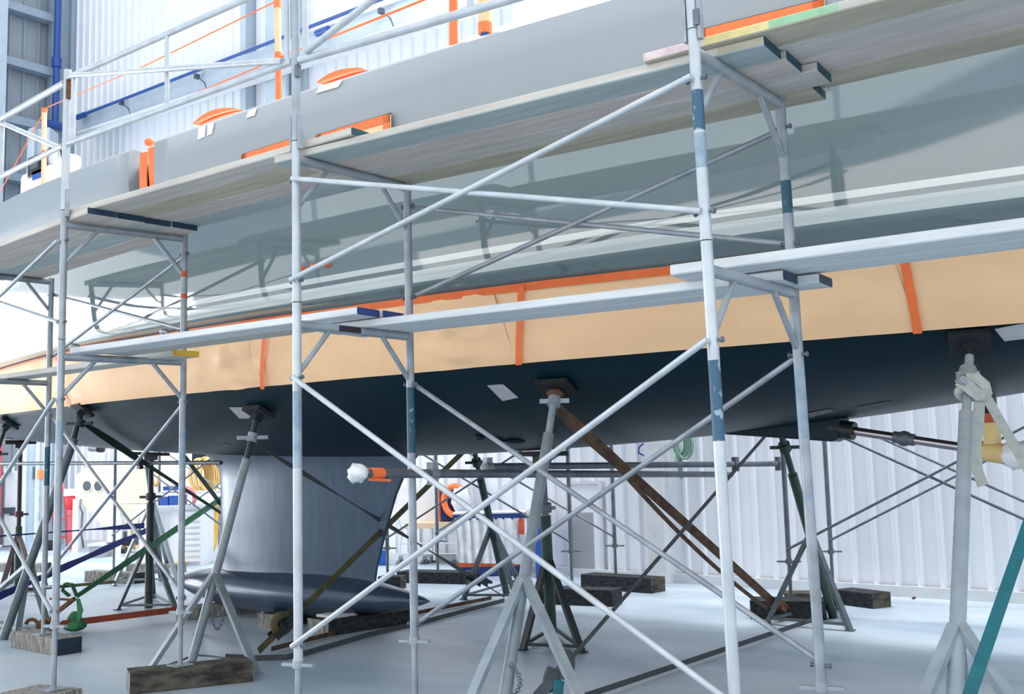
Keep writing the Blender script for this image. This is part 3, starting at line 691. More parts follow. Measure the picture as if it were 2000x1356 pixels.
def deck(bay, x0s, x1s, y0, y1, z0, z1, w, th, phrase, group, edges=None, endmats=('wood1', 'pend'), woods=WS, xr=(0, 1), gap=.006):
    for j in range(len(x0s)):
        xa, xb = x0s[j], x1s[j]; ya = lerp(y0, y1, (xa - xr[0]) / (xr[1] - xr[0])) + j * (w + gap); yb = lerp(y0, y1, (xb - xr[0]) / (xr[1] - xr[0])) + j * (w + gap)
        za = lerp(z0, z1, (xa - xr[0]) / (xr[1] - xr[0])); zb_ = lerp(z0, z1, (xb - xr[0]) / (xr[1] - xr[0]))
        e = (edges or {}).get(j, ()); em = endmats if isinstance(endmats, tuple) else endmats[j]
        plank('scaffold_plank', phrase[j], (xa, ya, za), (xb, yb, zb_), w, th, [woods[j], em[0], em[1], 'pyel', 'pgrn', 'pwhite', 'wood4', 'woodedge'], e, group, (1, 2))
TH = .037
def phr(s, n=4): return ['%s grey deck plank %s' % (ordn[j] if n == 4 else ('near', 'far')[j], s) for j in range(n)]
deck(0, [-4.5, -4.42, -4.5, -4.46], [-1.87, -1.86, -1.86, -1.84], .13, -.045, 2.895, 2.866, .178, TH, phr('of the upper walkway at the far left, dark blue end'), 'upper planks left bay',
     endmats=('pbl', 'pend'), xr=(-4.4, -1.9), woods=['wood2', 'wood1', 'wood3', 'wood2'])
deck(1, [-2.2, -2.16, -2.24, -2.2], [.33, .1, .05, .12], -.02, .055, 2.905, 2.878, .178, TH, phr('of the upper walkway between left and middle guard posts'), 'upper planks middle bay',
     endmats=('wood5', 'pteal'), xr=(-2.1, .2), woods=['wood1', 'wood4', 'wood2', 'wood3'])
deck(2, [-.2, -.16, -.2, -.12], [2.33, 2.33, 2.37, 2.27], .035, .275, 2.838, 2.816, .182, TH, phr('of the upper walkway between middle and right guard posts'), 'upper planks right bay',
     endmats=('wood5', 'pteal'), xr=(-.1, 2.3), woods=['wood3', 'wood2', 'wood1', 'wood4'], edges={0: ((.93, 1, 6),)})
deck(3, [1.86, 1.92, 1.9, 1.95], [5.4, 5.3, 5.4, 5.5], .205, .50, 2.855, 2.85, .182, TH, phr('of the upper walkway at the top right'), 'upper planks far right bay',
     endmats=('pwhite', 'pend'), xr=(1.9, 5.0), woods=['wood4', 'wood1', 'wood2', 'wood4'], edges={0: ((0, .085, 5), (.085, .16, 3), (.16, .225, 4))})
# lower walkway
plank('scaffold_plank', 'grey lower plank at the far left with a yellow-painted end', (-4.5, .6, 2.09), (-1.72, .44, 2.034), .18, TH, ['wood1', 'pend', 'pyel2'], (), 'lower planks', (1, 2))
for j, (xa, xb, lb) in enumerate(((-2.2, .12, 'near lower plank in the middle with a royal blue end'), (-2.12, .12, 'far lower plank in the middle with a royal blue end'))):
    plank('scaffold_plank', lb, (xa, .035 + j * .172 + .0074 * j, 2.062), (xb, .275 + j * .172, 2.066), .168, TH, ['wood5' if j == 0 else 'wood1', 'wood5', 'pbl'], (), 'lower planks', (1, 2))
for j, lb in enumerate(('near bleached lower plank passing behind the right frame', 'far bleached lower plank with a dark end under the right plank')):
    plank('scaffold_plank', lb, (-.3, .38 + j * .173, 2.027), (2.2 + .07 * j, .61 + j * .18, 2.0), .168, TH, ['wood5', 'wood1', 'pend'], (), 'lower planks', (1, 2))
for j, lb in enumerate(('near pale lower plank at the right, worn yellowish end with a hole', 'far pale lower plank at the right edge of the picture')):
    plank('scaffold_plank', lb, (1.82 + .04 * j, .40 + j * .198, 2.042), (5.2, .98 + j * .192, 2.075), .184, .042, ['wood5', 'pyel', 'pend'], (), 'lower planks', (1, 2))

# ------------------------------------------------------------------ timber blocks
G = lambda x, y, z=0: onZ(x, y, z)
def timber(label, A, B, width, h, mats=('timber', 'timber'), group='timber blocks on the floor', z0=0, name='timber_block', n=0, bev=.006):
    """A,B: top front edge; block extends to the left of A->B"""
    A = Vector(A); B = Vector(B); d = (B - A); d.z = 0; L = d.length; d.normalize(); w_ = V(-d.y, d.x, 0) * width
    A = V(A.x, A.y, z0); m = MB()
    p = [A, A + d * L, A + d * L + w_, A + w_]; vs = p + [q + V(0, 0, h) for q in p]
    m.add(vs, [(3, 2, 1, 0), (4, 5, 6, 7), (0, 1, 5, 4), (2, 3, 7, 6)]); m.mat(1).add(vs, [(1, 2, 6, 5), (3, 0, 4, 7)])
    return tag(m.build(name, list(mats), None, bev), label, 'timber block', group)
timber('long dark timber sleeper at the bottom under the left grey stand', (-2.02, .36, 0), (-1.70, 1.02, 0), .24, .122, ('timber', 'timberg'))
A = G(20, 1343, .09); B = G(112, 1352, .09)
timber('grey timber block at the bottom left corner under the scaffold foot', V(-2.33, -.30, 0), V(-1.98, -.22, 0), .30, .088, ('timberg', 'timberg'))
timber('pale weathered timber block with a blue-black end, by the green strap bundle', (-4.55, .84, 0), (-3.80, .82, 0), .20, .12, ('timberg', 'timbere'))
def tpx(label, a, b, width, h, mats=('timber', 'timber'), flip=False, grow=0):
    A = G(*a); B = G(*b)
    if grow: A = A + (A - B).normalized() * grow
    if flip: A, B = B, A
    return timber(label, A, B, width, h, mats)
tpx('grey timber block beyond the green strap, left of the dark tripod', (165, 1136), (262, 1141), .18, .13, ('timberg', 'timberd'))
tpx('grey timber block behind the dark tripod stand, below the white bench', (246, 1120), (348, 1120), .2, .12, ('timberg', 'timberg'))
tpx('pale timber block at the far left edge behind the grey stand legs', (-40, 1117), (80, 1118), .2, .12, ('timberg', 'timberd'))
o = tpx('grey timber block under the front of the keel bulb, behind the stand legs', (366, 1212), (510, 1196), .3, .10, ('timberg', 'timberg'))
A = G(545, 1229); timber('short timber block poking out under the middle of the keel bulb', A, A + V(-.05, .78, 0), .26, .115, ('timberd', 'timberg'))
A = G(690, 1244); B = G(790, 1220); timber('long dark timber block under the tail of the keel bulb', V(-2.70, 2.5, 0), V(-2.60, 3.4, 0), .30, .12, ('timberd', 'timberg'))
tpx('dark timber block beside the trolley wheels', (775, 1139), (912, 1142), .3, .13, ('timberd', 'timberd'))
tpx('dark timber block behind the dark green tripod', (1042, 1180), (1196, 1186), .25, .15, ('timberd', 'timberd'))
tpx('long mossy timber block against the white wall right of the dark green tripod', (1135, 1150), (1272, 1160), .25, .15, ('timberd', 'timber'))
tpx('dark timber block under the legs of the rightmost far stand', (1466, 1210), (1615, 1212), .3, .15, ('timberd', 'timberd'))
tpx('timber block behind the rightmost far stand, left half', (1534, 1186), (1606, 1186), .22, .12, ('timber', 'timber'))
tpx('timber block beside the white wall, right of the rightmost far stand', (1632, 1180), (1705, 1190), .22, .13, ('timberd', 'timber'))
tpx('small dark block just right of the keel behind the bulb tail', (738, 1152), (782, 1152), .2, .14, ('timberd', 'timber'))

# pale wedges on the keel blocks
for lb, x_, y_, z_ in (('pale wooden wedge on the short block under the bulb', -3.42, 2.72, .115), ('pale wooden wedge on the long block under the bulb tail', -2.86, 2.62, .12)):
    tag(MB().box(x_ - .13, x_ + .10, y_, y_ + .3, z_, z_ + .02).build('wooden_wedge', 'wood5'), lb, 'wedge', 'wedges under the keel')

# ------------------------------------------------------------------ boat stands
def chainmb(pts, r=.011, w_=.0028):
    m = MB(); pts = [Vector(p) for p in pts]
    for i in range(len(pts) - 1):
        d = (pts[i + 1] - pts[i]); c = (pts[i] + pts[i + 1]) / 2; dn = d.normalized(); a = dn.orthogonal().normalized()
        if i % 2: a = dn.cross(a)
        L = d.length * .68
        m.path([c + dn * L * math.cos(2 * math.pi * k / 10) + a * r * math.sin(2 * math.pi * k / 10) for k in range(10)], w_, 5, True)
    return m
def stand(label, base, top, nrm, tj, feet, mp, mi, ml, r=.03, ti=.74, tn=.82, pad=.16, padm='pad', nutang=0, ties=True, chain=None, group='boat stands', legw=.05, nutl=.11, mn=None):
    base = Vector(base); top = Vector(top); nrm = Vector(nrm).normalized()
    root = thing('boat_stand', label, 'boat stand', base, group)
    d = (top - base); at_ = lambda t_: base + d * t_
    MB().tube(base, at_(ti), r, 18).build('pole', mp, root)
    MB().tube(at_(ti - .02), at_(1) + nrm * .06, r * .66, 14).build('adjusting_tube', mi, root)
    c = at_(tn); h = CR * math.cos(nutang) + CF * math.sin(nutang); h = V(h.x, h.y, 0).normalized()
    nut = MB().tube(c - d.normalized() * .03, c + d.normalized() * .035, r * 1.25, 10).bar(c - h * nutl, c + h * nutl, .03, .026)
    nut.build('adjusting_nut', mn or mi, root)
    u = nrm.cross(V(0, 0, 1)); u = (u if u.length > .05 else V(1, 0, 0)).normalized(); v = nrm.cross(u)
    pc = top + nrm * .028
    pd = MB().obox(pc, u * pad, v * pad * .8, nrm * .016).build('pad', padm, root)
    MB().obox(pc + nrm * .035, u * pad * .35, v * pad * .3, nrm * .03).tube(pc + nrm * .03, at_(.97) + nrm * .05, r * .9, 10).build('pad_bracket', 'dark', root)
    j = at_(tj)
    for k, f in enumerate(feet):
        f = Vector(f); out = V(f.x - j.x, f.y - j.y, 0).normalized()
        MB().bar(j + out * r * .5 + V(0, 0, .02), f + V(0, 0, .0), legw, legw * .6, out).obox(f + V(0, 0, .006), (.03, 0, 0), (0, .03, 0), (0, 0, .006)).build('leg', ml, root)
    if ties:
        for k in range(len(feet)):
            a = vl(j, feet[k], .93); b = vl(j, feet[(k + 1) % len(feet)], .93)
            MB().bar(a, b, .022, .022).build('tie_bar', ml, root)
    if chain: chainmb(chain).build('chain', 'galvd', root)
    return root
H1 = hit(18, 824); H2 = hit(166, 797); H3 = hit(508, 800); H4 = hit(1088, 752); H5 = hit(1893, 660)
stand('dark grey boat stand cut off by the left picture edge, pad under the hull', (-7.15, 1.35, 0), H1[0], H1[1], .3, [(-7.0, 1.75, 0), (-7.5, .95, 0), (-6.8, .95, 0)], 'dred', 'dark', 'standd', pad=.13)
b2 = G(6, 1250)
S2 = stand('grey boat stand left of the second scaffold frame, leaning against the bow', b2, H2[0], H2[1], .30, [G(97, 1234), G(-75, 1215), G(34, 1236)], 'standd', 'dark', 'stand', pad=.105, ti=.86, tn=.93, r=.036)
b3 = G(372, 1303)
cj = vl(b3, H3[0], .20)
S3 = stand('grey boat stand in front of the keel, with a dangling chain', b3, H3[0], H3[1], .335, [G(286, 1318), G(502, 1318), G(388, 1240)], 'stand', 'dark', 'stand', pad=.10, ti=.80, tn=.885, nutang=.2, mn='galv', ties=False,
      chain=[cj + CR * (.03 + .12 * k / 12) + V(0, 0, .02 - .16 * math.sin(math.pi * k / 12) + .06 * k / 12) for k in range(13)])
b4 = V(.585, .70, 0)
cj = vl(b4, H4[0], .14)
S4 = stand('tall pale boat stand in the centre foreground with a hanging chain', b4, H4[0], H4[1], .40, [G(872, 1478), G(1190, 1490), G(985, 1400)], 'stand', 'standl', 'standl', pad=.105, ti=.835, tn=.945, mn='standl', ties=False, nutl=.085, r=.031,
      chain=[cj + CR * (.02 + .05 * math.sin(math.pi * k / 14)) + V(0, 0, .10 - .17 * k / 14) for k in range(15)])
b5 = V(2.68, .63, 0)
S5 = stand('pale boat stand at the right with a knotted grey strap round its head', b5, H5[0], H5[1], .335, [G(1690, 1640), G(2160, 1650), G(1895, 1500)], 'standl', 'standl', 'standl', pad=.095, ti=.80, tn=.90, ties=False, nutl=.05, r=.0315)
up_ = V(0, 0, -1)
def under(px, py, Y):
    q = onY(px, py, Y); loc, n, i, d = hull_bvh.ray_cast(V(q.x, Y, 0), V(0, 0, 1)); return loc, V(n.x, n.y, n.z) if n.z < 0 else -n
t1, n1 = under(1513, 858, 4.0)
T1 = stand('dark green boat stand at the right far side, braced against the white wall side', G(1628, 1207), t1, n1, .40, [G(1497, 1219), G(1661, 1233), G(1640, 1190)], 'dgreen', 'dgreen', 'standd', r=.036, ti=.7, pad=.13)
t2, n2 = under(1058, 888, YC)
T2 = stand('dark green upright tripod stand behind the central pale stand', G(1078, 1255), t2, n2, .42, [G(1021, 1271), G(1137, 1276), G(1082, 1235)], 'dgreen', 'galvd', 'dark', r=.042, ti=.66, tn=.7, pad=.15, nutl=.08)
t3, n3 = under(918, 890, 4.1)
T3 = stand('dark green leaning stand seen past the keel tail, by the plastic wrapped tub', G(990, 1163), t3, n3, .42, [G(905, 1172), G(1008, 1172), G(1015, 1140)], 'dgreen', 'dgreen', 'standd', r=.036, ti=.72, pad=.13)
t4, n4 = under(296, 886, YC)
T4 = stand('dark upright tripod stand left of the keel under the green strap', G(290, 1187), t4, n4, .40, [G(229, 1192), G(343, 1191), G(300, 1168)], 'dark', 'dark', 'standd', r=.04, ti=.66, tn=.7, pad=.15)
t5, n5 = under(268, 890, 4.0)
T5 = stand('leaning dark grey stand behind the dark upright tripod left of the keel', G(316, 1135), t5, n5, .40, [G(348, 1142), G(222, 1145), G(330, 1115)], 'standd', 'dark', 'stand', r=.036, ti=.7, pad=.13)
t6, n6 = under(40, 866, YC)
T6 = stand('slim maroon and green upright stand at the left edge under the bow', G(34, 1152), t6, n6, .35, [G(0, 1160), G(75, 1165), G(20, 1140)], 'dgreen', 'dred', 'dred', r=.04, ti=.42, tn=.5, pad=.17)

# ------------------------------------------------------------------ long tubes lashed under the hull
def tubething(name, label, a, b, r, m, extras=()):
    root = thing(name, label, 'tube', a, 'scaffold tubes under the hull'); MB().tube(a, b, r, 14).build('tube', m, root)
    d = (Vector(b) - Vector(a)).normalized()
    for nm, t_, mm_, l, rr in extras:
        c = vl(a, b, t_); MB().tube(c - d * l, c + d * l, rr, 10).bar(c - V(0, 0, .06), c + V(0, 0, .06), .04, .05, d).build(nm, mm_, root)
    return root
ta, tb_ = onD(706, 925, 5.15), onD(1428, 927, 9.0)
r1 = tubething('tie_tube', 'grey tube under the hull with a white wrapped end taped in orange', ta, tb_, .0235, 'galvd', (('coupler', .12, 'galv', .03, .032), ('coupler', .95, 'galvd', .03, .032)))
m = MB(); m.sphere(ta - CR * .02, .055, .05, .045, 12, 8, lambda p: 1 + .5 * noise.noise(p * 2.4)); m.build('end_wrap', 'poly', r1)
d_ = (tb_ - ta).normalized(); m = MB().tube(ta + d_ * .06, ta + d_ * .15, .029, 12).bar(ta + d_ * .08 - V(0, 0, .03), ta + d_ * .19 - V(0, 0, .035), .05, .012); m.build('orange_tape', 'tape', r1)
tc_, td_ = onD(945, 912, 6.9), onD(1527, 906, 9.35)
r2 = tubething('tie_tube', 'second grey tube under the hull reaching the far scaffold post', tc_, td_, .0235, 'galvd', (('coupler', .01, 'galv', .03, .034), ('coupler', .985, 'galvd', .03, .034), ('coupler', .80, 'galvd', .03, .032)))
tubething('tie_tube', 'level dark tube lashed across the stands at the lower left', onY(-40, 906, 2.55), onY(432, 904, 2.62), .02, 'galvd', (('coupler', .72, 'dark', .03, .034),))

# ------------------------------------------------------------------ straps
def strap(name, label, pts, w_, m, side, twist=None, cat='strap', group='ratchet straps', t_=.004, extra=None):
    root = thing(name, label, cat, pts[0], group); MB().ribbon(pts, w_, t_, side, twist).build('webbing', m, root)
    if extra: extra(root)
    return root
def subdiv(a, b, n, sag=0): return [vl(a, b, i / n) - V(0, 0, sag * 4 * (i / n) * (1 - i / n)) for i in range(n + 1)]
def ratchet(c, d, m='galvd', s=1.0, m2=None):
    def fn(root):
        dd_ = Vector(d).normalized(); u = dd_.cross(V(0, 0, 1)).normalized(); v = u.cross(dd_)
        mb = MB()
        for k in (-1, 1): mb.obox(Vector(c) + u * .03 * s * k, dd_ * .10 * s, u * .003, v * .02 * s)
        mb.tube(Vector(c) - u * .04 * s, Vector(c) + u * .04 * s, .018 * s, 10); mb.obox(Vector(c) + dd_ * .07 * s + v * .03 * s, dd_ * .08 * s, u * .035 * s, v * .008 * s)
        mb.build('ratchet', m, root)
        if m2:
            MB().torus(Vector(c) - dd_ * .02 + v * .03, .055 * s, .022 * s, u, 14, sy=.8).build('webbing_roll', m2, root)
    return fn
side0 = CU
head4 = vl(b4, H4[0], .93)
e1 = G(1532, 1196, .06)
strap('tie_strap', 'broad rust-brown strap from the central stand head to the right far stand', [vl(head4, e1, k / 16) for k in range(17)], [.06, .075, .075, .07] + [.062] * 13, 'sbrown', [CU * .8 + CR * .6] * 17, extra=ratchet(vl(head4, e1, .955), e1 - head4, 'rust', 1.2))
p_ = vl(head4, e1, .16)
strap('tie_strap', 'narrow rust-brown strap running below the broad one', subdiv(p_, G(1500, 1190, .12), 14, .07), .03, 'sbrown', CU * .8 + CR * .6)
for k, (a, bb, mm_) in enumerate(((head4 + CR * .01 - CF * .035, .035, 'redband'),)):
    tag(MB().torus(vl(b4, H4[0], .965), .032, .022, H4[0] - b4, 14).build('knotted_strap', 'rust'), 'orange-brown strap knot round the head of the central stand', 'strap')
h2 = vl(b2, H2[0], .94)
strap('tie_strap', 'dark twisted strap from the left stand head running back to the keel', [vl(h2, onY(468, 1026, 4.6), k / 12) for k in range(13)], [.03, .06, .07, .06, .045] + [.035] * 8, 'sdgreen', [CU] * 13, [.1 * k for k in range(13)])
h3 = vl(b3, H3[0], .87); kx = onY(758, 1040, 2.52)
kx2 = onY(758, 1041, 2.4)
e3 = G(985, 1166, .05)
pts = subdiv(h3, vl(h3, e3, .5), 10) + subdiv(vl(h3, e3, .5), e3, 10)[1:]
pp = [onD(*q, dd_) for q, dd_ in (((512, 848), 7.6),)]
def pline(p0, p1, n): return [vl(p0, p1, k / n) for k in range(n + 1)]
strap('tie_strap', 'thin dark strap from the stand before the keel to the far dark green stand', pline(h3, e3, 24), [.008 + .03 * abs(math.sin(k * .42)) ** 2 for k in range(25)], 'sdark', [CU] * 25, None,
      extra=ratchet(vl(h3, e3, .86), e3 - h3, 'dark', 1.3))
a_ = G(505, 1272, .03); h3t = vl(G(990, 1163), t3, .93)
strap('tie_strap', 'olive strap crossing in front of the keel fin, with a dark ratchet near the floor', pline(a_, h3t, 20), .055, 'solive', CU, extra=ratchet(vl(a_, h3t, .10), h3t - a_, 'dark', 1.4, 'solive'))
ga = onD(150, 1165, 8.9); gb = onD(446, 965, 13.2)
def gx(root):
    q = ga; mb = MB().ribbon([q + CR * x - CU * y for x, y in ((0, 0), (-.04, -.1), (-.10, -.11), (-.12, -.05), (-.06, .0))], .06, .006, CF)
    mb.ribbon([q + CR * x - CU * y for x, y in ((.01, .02), (.03, .12), (.01, .2), (-.02, .27))], [.03, .05, .035, .02], .006, CR)
    mb.build('webbing_loop', 'sgreen', root)
    c = G(146, 1222, .06); mb = MB().sphere(c, .10, .10, .05, 14, 8).sphere(c + V(0, 0, .05), .06, .06, .07, 10, 8, lambda p: 1 + .15 * noise.noise(p * 2)); mb.build('webbing_bundle', 'sgreen', root)
    MB().bar(q - CR * .02 - CU * .02, q - CR * .2 - CU * .16, .05, .03).bar(q - CR * .05 - CU * .03, q - CR * .22 - CU * .02, .04, .015).build('ratchet', 'rust', root)
    MB().tube(q - CR * .18 - CU * .14, q - CR * .36 - CU * .3, .008).build('hook_cable', 'galvd', root)
strap('tie_strap', 'bright green strap rising right to the keel from a tied bundle at the lower left', pline(ga, gb, 14), [.04 + .035 * min(1, k / 5) for k in range(15)], 'sgreen', CU, extra=gx)
strap('tie_strap', 'dark green strap crossing the bright green one left of the keel', pline(vl(G(316, 1135), t5, .96) + V(0, 0, -.03), onD(452, 1012, 12.5), 10), .06, 'sdgreen', CU)
ba_ = onD(-30, 1178, 8.9); bb_ = onD(292, 1034, 12.4)
strap('tie_strap', 'navy blue strap slanting up from the lower left corner to the dark tripod', pline(ba_, bb_, 14), [.07, .07, .06] + [.045 + .03 * abs(math.sin(k * .7)) for k in range(12)], 'sblue', CU)
strap('tie_strap', 'thin navy strap stretched nearly level across the lower left', pline(onD(-20, 1049, 9.4), onD(282, 1027, 12.4), 10), [.014] * 7 + [.03, .05, .06, .06], 'sblue', CU)
strap('tie_strap', 'dark olive strap near the floor reaching left to the grey stand', pline(onZ(-20, 1158, .1), onZ(225, 1137, .06), 8), .035, 'solive', CU)
ra, rb = G(120, 1219, .09), G(346, 1191, .09)
def rx(root):
    q = G(62, 1222, .1); mb = MB()
    mb.torus(q, .05, .016, CF, 14, .3, 5.6).torus(q + CR * .12, .055, .016, CF, 14, 3.4, 8.8).bar(q + CR * .04 + CU * .02, ra, .03, .03); mb.build('hook', 'rust', root)
strap('tie_strap', 'rust-orange strap lying just above the floor between two stands at the left', pline(ra, rb, 6), .055, 'srust', CU, extra=rx)
h1_ = vl(G(1628, 1207), t1, .93); e_ = onY(1058, 1352, .95)
def bx(root):
    c = vl(h1_, e_, .935); d = (e_ - h1_).normalized()
    mb = MB().sphere(c - d * .02, .045, .045, .075, 12, 8, lambda p: 1 + .25 * noise.noise(p * 2.2)).sphere(c + d * .12 - CU * .0, .05, .035, .06, 12, 8, lambda p: 1 + .25 * noise.noise(p * 2.5 + V(3, 1, 0)))
    mb.build('webbing_bundle', 'sdark', root)
    MB().bar(c + d * .02, c + d * .26, .05, .03).build('ratchet', 'galvd', root)
strap('tie_strap', 'long thin dark strap crossing under the hull to a bundle by the central stand', pline(h1_, e_, 14), .028, 'sdark', CU, extra=bx)
strap('tie_strap', 'bluish strap stretched over the floor at the lower right', pline(G(1602, 1206, .03), onZ(1130, 1364, .03), 8), .035, 'sdark', CU)
strap('tie_strap', 'dark strap over the floor from the front stand past the keel block', [onZ(440, 1283, .05), onZ(500, 1286, .03), onZ(560, 1284, .02), onZ(600, 1275, .02), onZ(720, 1240, .02), onZ(830, 1214, .02), onZ(985, 1173, .03)], .04, 'sdark', CU)
strap('tie_strap', 'brownish strap over the floor just behind the dark one', [onZ(530, 1268, .03), onZ(620, 1245, .02), onZ(800, 1200, .02), onZ(960, 1168, .03)], .035, 'sbrown', CU)
strap('tie_strap', 'thin cable from the timber sleeper to a hook on the floor', [onZ(300, 1310, .04), onZ(380, 1280, .05), onZ(410, 1282, .05), onZ(455, 1288, .05)], .014, 'galvd', CU)
# knotted strap on the right stand
d5 = (H5[0] - b5); hk = vl(b5, H5[0], .86)
def kn(root):
    mb = MB()
    mb.ribbon([hk + CR * x + CU * y - CF * z for x, y, z in ((-.06, .045, .05), (-.02, .015, .06), (.02, -.02, .06), (.06, -.03, .05), (.085, 0, .02))], .055, .012, CU * .8 + CR * .4)
    mb.ribbon([hk + CR * x + CU * y - CF * z for x, y, z in ((-.02, .05, .04), (.02, .055, .05), (.06, .02, .05), (.08, -.03, .04))], .05, .012, CU)
    mb.torus(hk - d5.normalized() * .02, .036, .022, d5, 14)
    mb.sphere(hk + CR * .05 - CU * .02 - CF * .04, .035, .03, .035, 10, 8, lambda p: 1 + .2 * noise.noise(p * 2))
    mb.build('knot', 'sgrey', root)
    mb = MB().ribbon([hk + CR * x + CU * y - CF * .04 for x, y in ((.04, -.05), (.035, -.15), (.02, -.27), (.03, -.37), (.055, -.44))], .05, .005, CR); mb.build('loose_tail', 'sgrey', root)
    mb = MB().tube(hk + CR * -.065 + CU * .05 - CF * .05, hk + CR * -.03 + CU * .03 - CF * .05, .02).build('nut_bar', 'standl', root)
strap('tie_strap', 'pale grey strap knotted on the right stand and running out to the right', pline(hk + CR * .06 - CF * .02, hk + CR * .81 - CU * 1.24 + CF * .06, 16), .045, 'sgrey', CR * .8 + CU * .5, extra=kn)
ta_ = onD(2010, 1020, 3.7); tb2 = onD(1872, 1420, 3.15)
strap('tie_strap', 'teal strap in the bottom right corner behind the right stand', pline(ta_ + (ta_ - tb2) * .9, tb2 + (tb2 - ta_) * ((tb2.z - .03) / (ta_.z - tb2.z)), 10), .040, 'steal', CR)
strap('tie_strap', 'teal strap end at the bottom centre by the central stand foot', pline(onY(1092, 1330, .9), onY(1085, 1400, .85), 4), .05, 'steal', CR)

# ------------------------------------------------------------------ far scaffold beyond the hull
ff = {'L': (G(222, 1111, .1), G(310, 1046, .42)), 'A': (G(757, 1128, .12), G(855, 1110, .12)), 'B': (G(1117, 1140, .12), G(1203, 1126, .12)), 'C': (G(1545, 1172, .12), G(1627, 1146, .12))}
for k in ff:
    a, b = ff[k]; ff[k] = (V(a.x, a.y, .12), V(b.x, b.y, .12))
ff['M'] = (vl(ff['L'][0], ff['A'][0], .5), vl(ff['L'][1], ff['A'][1], .5)); ff['D'] = (ff['C'][0] + V(2.42, .1, 0), ff['C'][1] + V(2.45, 0, 0))
fl = dict(L='far scaffold frame at the left beyond the bow, beside the cream cabinet', A='far scaffold frame seen right beside the keel tail',
          B='far scaffold frame between the dark green tripod and the pilaster', C='far scaffold frame behind the right far stand', D='far scaffold frame at the right end of the thin far braces')
for k, (a, b) in ff.items():
    if k == 'M': continue
    root = thing('scaffold_support', fl[k], 'scaffold frame', a, 'far side scaffold frames')
    for p in (a, b):
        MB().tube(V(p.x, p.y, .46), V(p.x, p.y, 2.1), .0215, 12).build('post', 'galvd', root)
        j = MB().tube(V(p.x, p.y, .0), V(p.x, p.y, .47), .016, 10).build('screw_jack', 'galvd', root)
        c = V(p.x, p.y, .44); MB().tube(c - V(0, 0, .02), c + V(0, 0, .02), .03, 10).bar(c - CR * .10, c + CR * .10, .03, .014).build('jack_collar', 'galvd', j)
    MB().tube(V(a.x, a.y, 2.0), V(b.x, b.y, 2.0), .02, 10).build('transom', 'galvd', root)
for k, l, nm in (('L', 'M', 'left of the keel'), ('A', 'B', 'right of the keel tail'), ('C', 'D', 'at the right below the propeller shaft')):
    for s in (0, 1):
        p, q = ff[k][s], ff[l][s]
        brace('thin far cross brace %s, %s pair' % (nm, ('nearer', 'farther')[s]), p + V(0, 0, 1.62), p + V(0, 0, .42), q + V(0, 0, 1.62), q + V(0, 0, .42), .0115, .02, 'galvd')

# ------------------------------------------------------------------ things along the walls
def dep(x, y): q = G(x, y); return (q - CC).dot(CF)
def zrow(p, y):                    # height of picture row y above the spot p
    k = (p - CC); f = k.dot(CF); r = ray(0, y)      # iterate because of roll
    lo, hi = -1, 14
    for _ in range(40):
        m_ = (lo + hi) / 2; q = V(p.x, p.y, m_) - CC
        if 678 - FL * q.dot(CU) / q.dot(CF) > y: lo = m_
        else: hi = m_
    return lo
RX = V(CR.x, CR.y, 0).normalized(); RF = V(CF.x, CF.y, 0).normalized()     # level picture-right and into-the-hall directions
def onP(x, y, p, n):               # picture point on the upright plane through p with normal n
    d = ray(x, y); return CC + d * ((p - CC).dot(n) / d.dot(n))
# door and exit sign on the end wall
q = onX(6, 1085, -17.33); r_ = onX(33, 1085, -17.33)
zt = onX(18, 905, -17.33).z
d = struct('door_1', MB().box(-17.38, -17.31, q.y, r_.y + .1, 0, zt - .15), 'white')
a = onX(8, 992, -17.28); b = onX(30, 1003, -17.28)
MB().box(-17.31, -17.28, a.y, b.y, b.z, a.z).build('push_plate', 'dgrey', d)
a = onX(4, 1067, -17.28); b = onX(30, 1078, -17.28)
MB().box(-17.31, -17.28, a.y, b.y, max(.02, b.z), a.z).build('kick_plate', 'dgrey', d)
a = onX(7, 911, -17.2); b = onX(28, 923, -17.2)
t = thing('exit_sign', 'small green and white exit sign above the white door at the far left', 'sign', (-17.2, a.y, b.z))
MB().box(-17.31, -17.2, a.y, b.y, b.z, a.z).build('panel', 'white', t)
MB().box(-17.2, -17.19, lerp(a.y, b.y, .28), lerp(a.y, b.y, .72), lerp(b.z, a.z, .1), lerp(b.z, a.z, .9)).build('green_field', 'green', t)
mb = MB(); yc, zc = lerp(a.y, b.y, .5), lerp(b.z, a.z, .5); hh = a.z - b.z
mb.sphere((-17.186, yc + .02, zc + hh * .26), .006, hh * .07, hh * .07).box(-17.19, -17.185, yc - hh * .06, yc + hh * .1, zc - hh * .12, zc + hh * .18).box(-17.19, -17.185, yc - hh * .22, yc - hh * .02, zc - hh * .3, zc - hh * .2).box(-17.19, -17.185, yc + hh * .04, yc + hh * .12, zc - hh * .34, zc - hh * .1)
mb.build('running_figure', 'white', t)
t = tag(MB().box(-17.3, -17.2, onX(-6, 950, -17.2).y, onX(3, 950, -17.2).y, 0, 2.6).build('red_post', 'pink'), 'pinkish red upright post at the extreme left edge beside the white door', 'post')
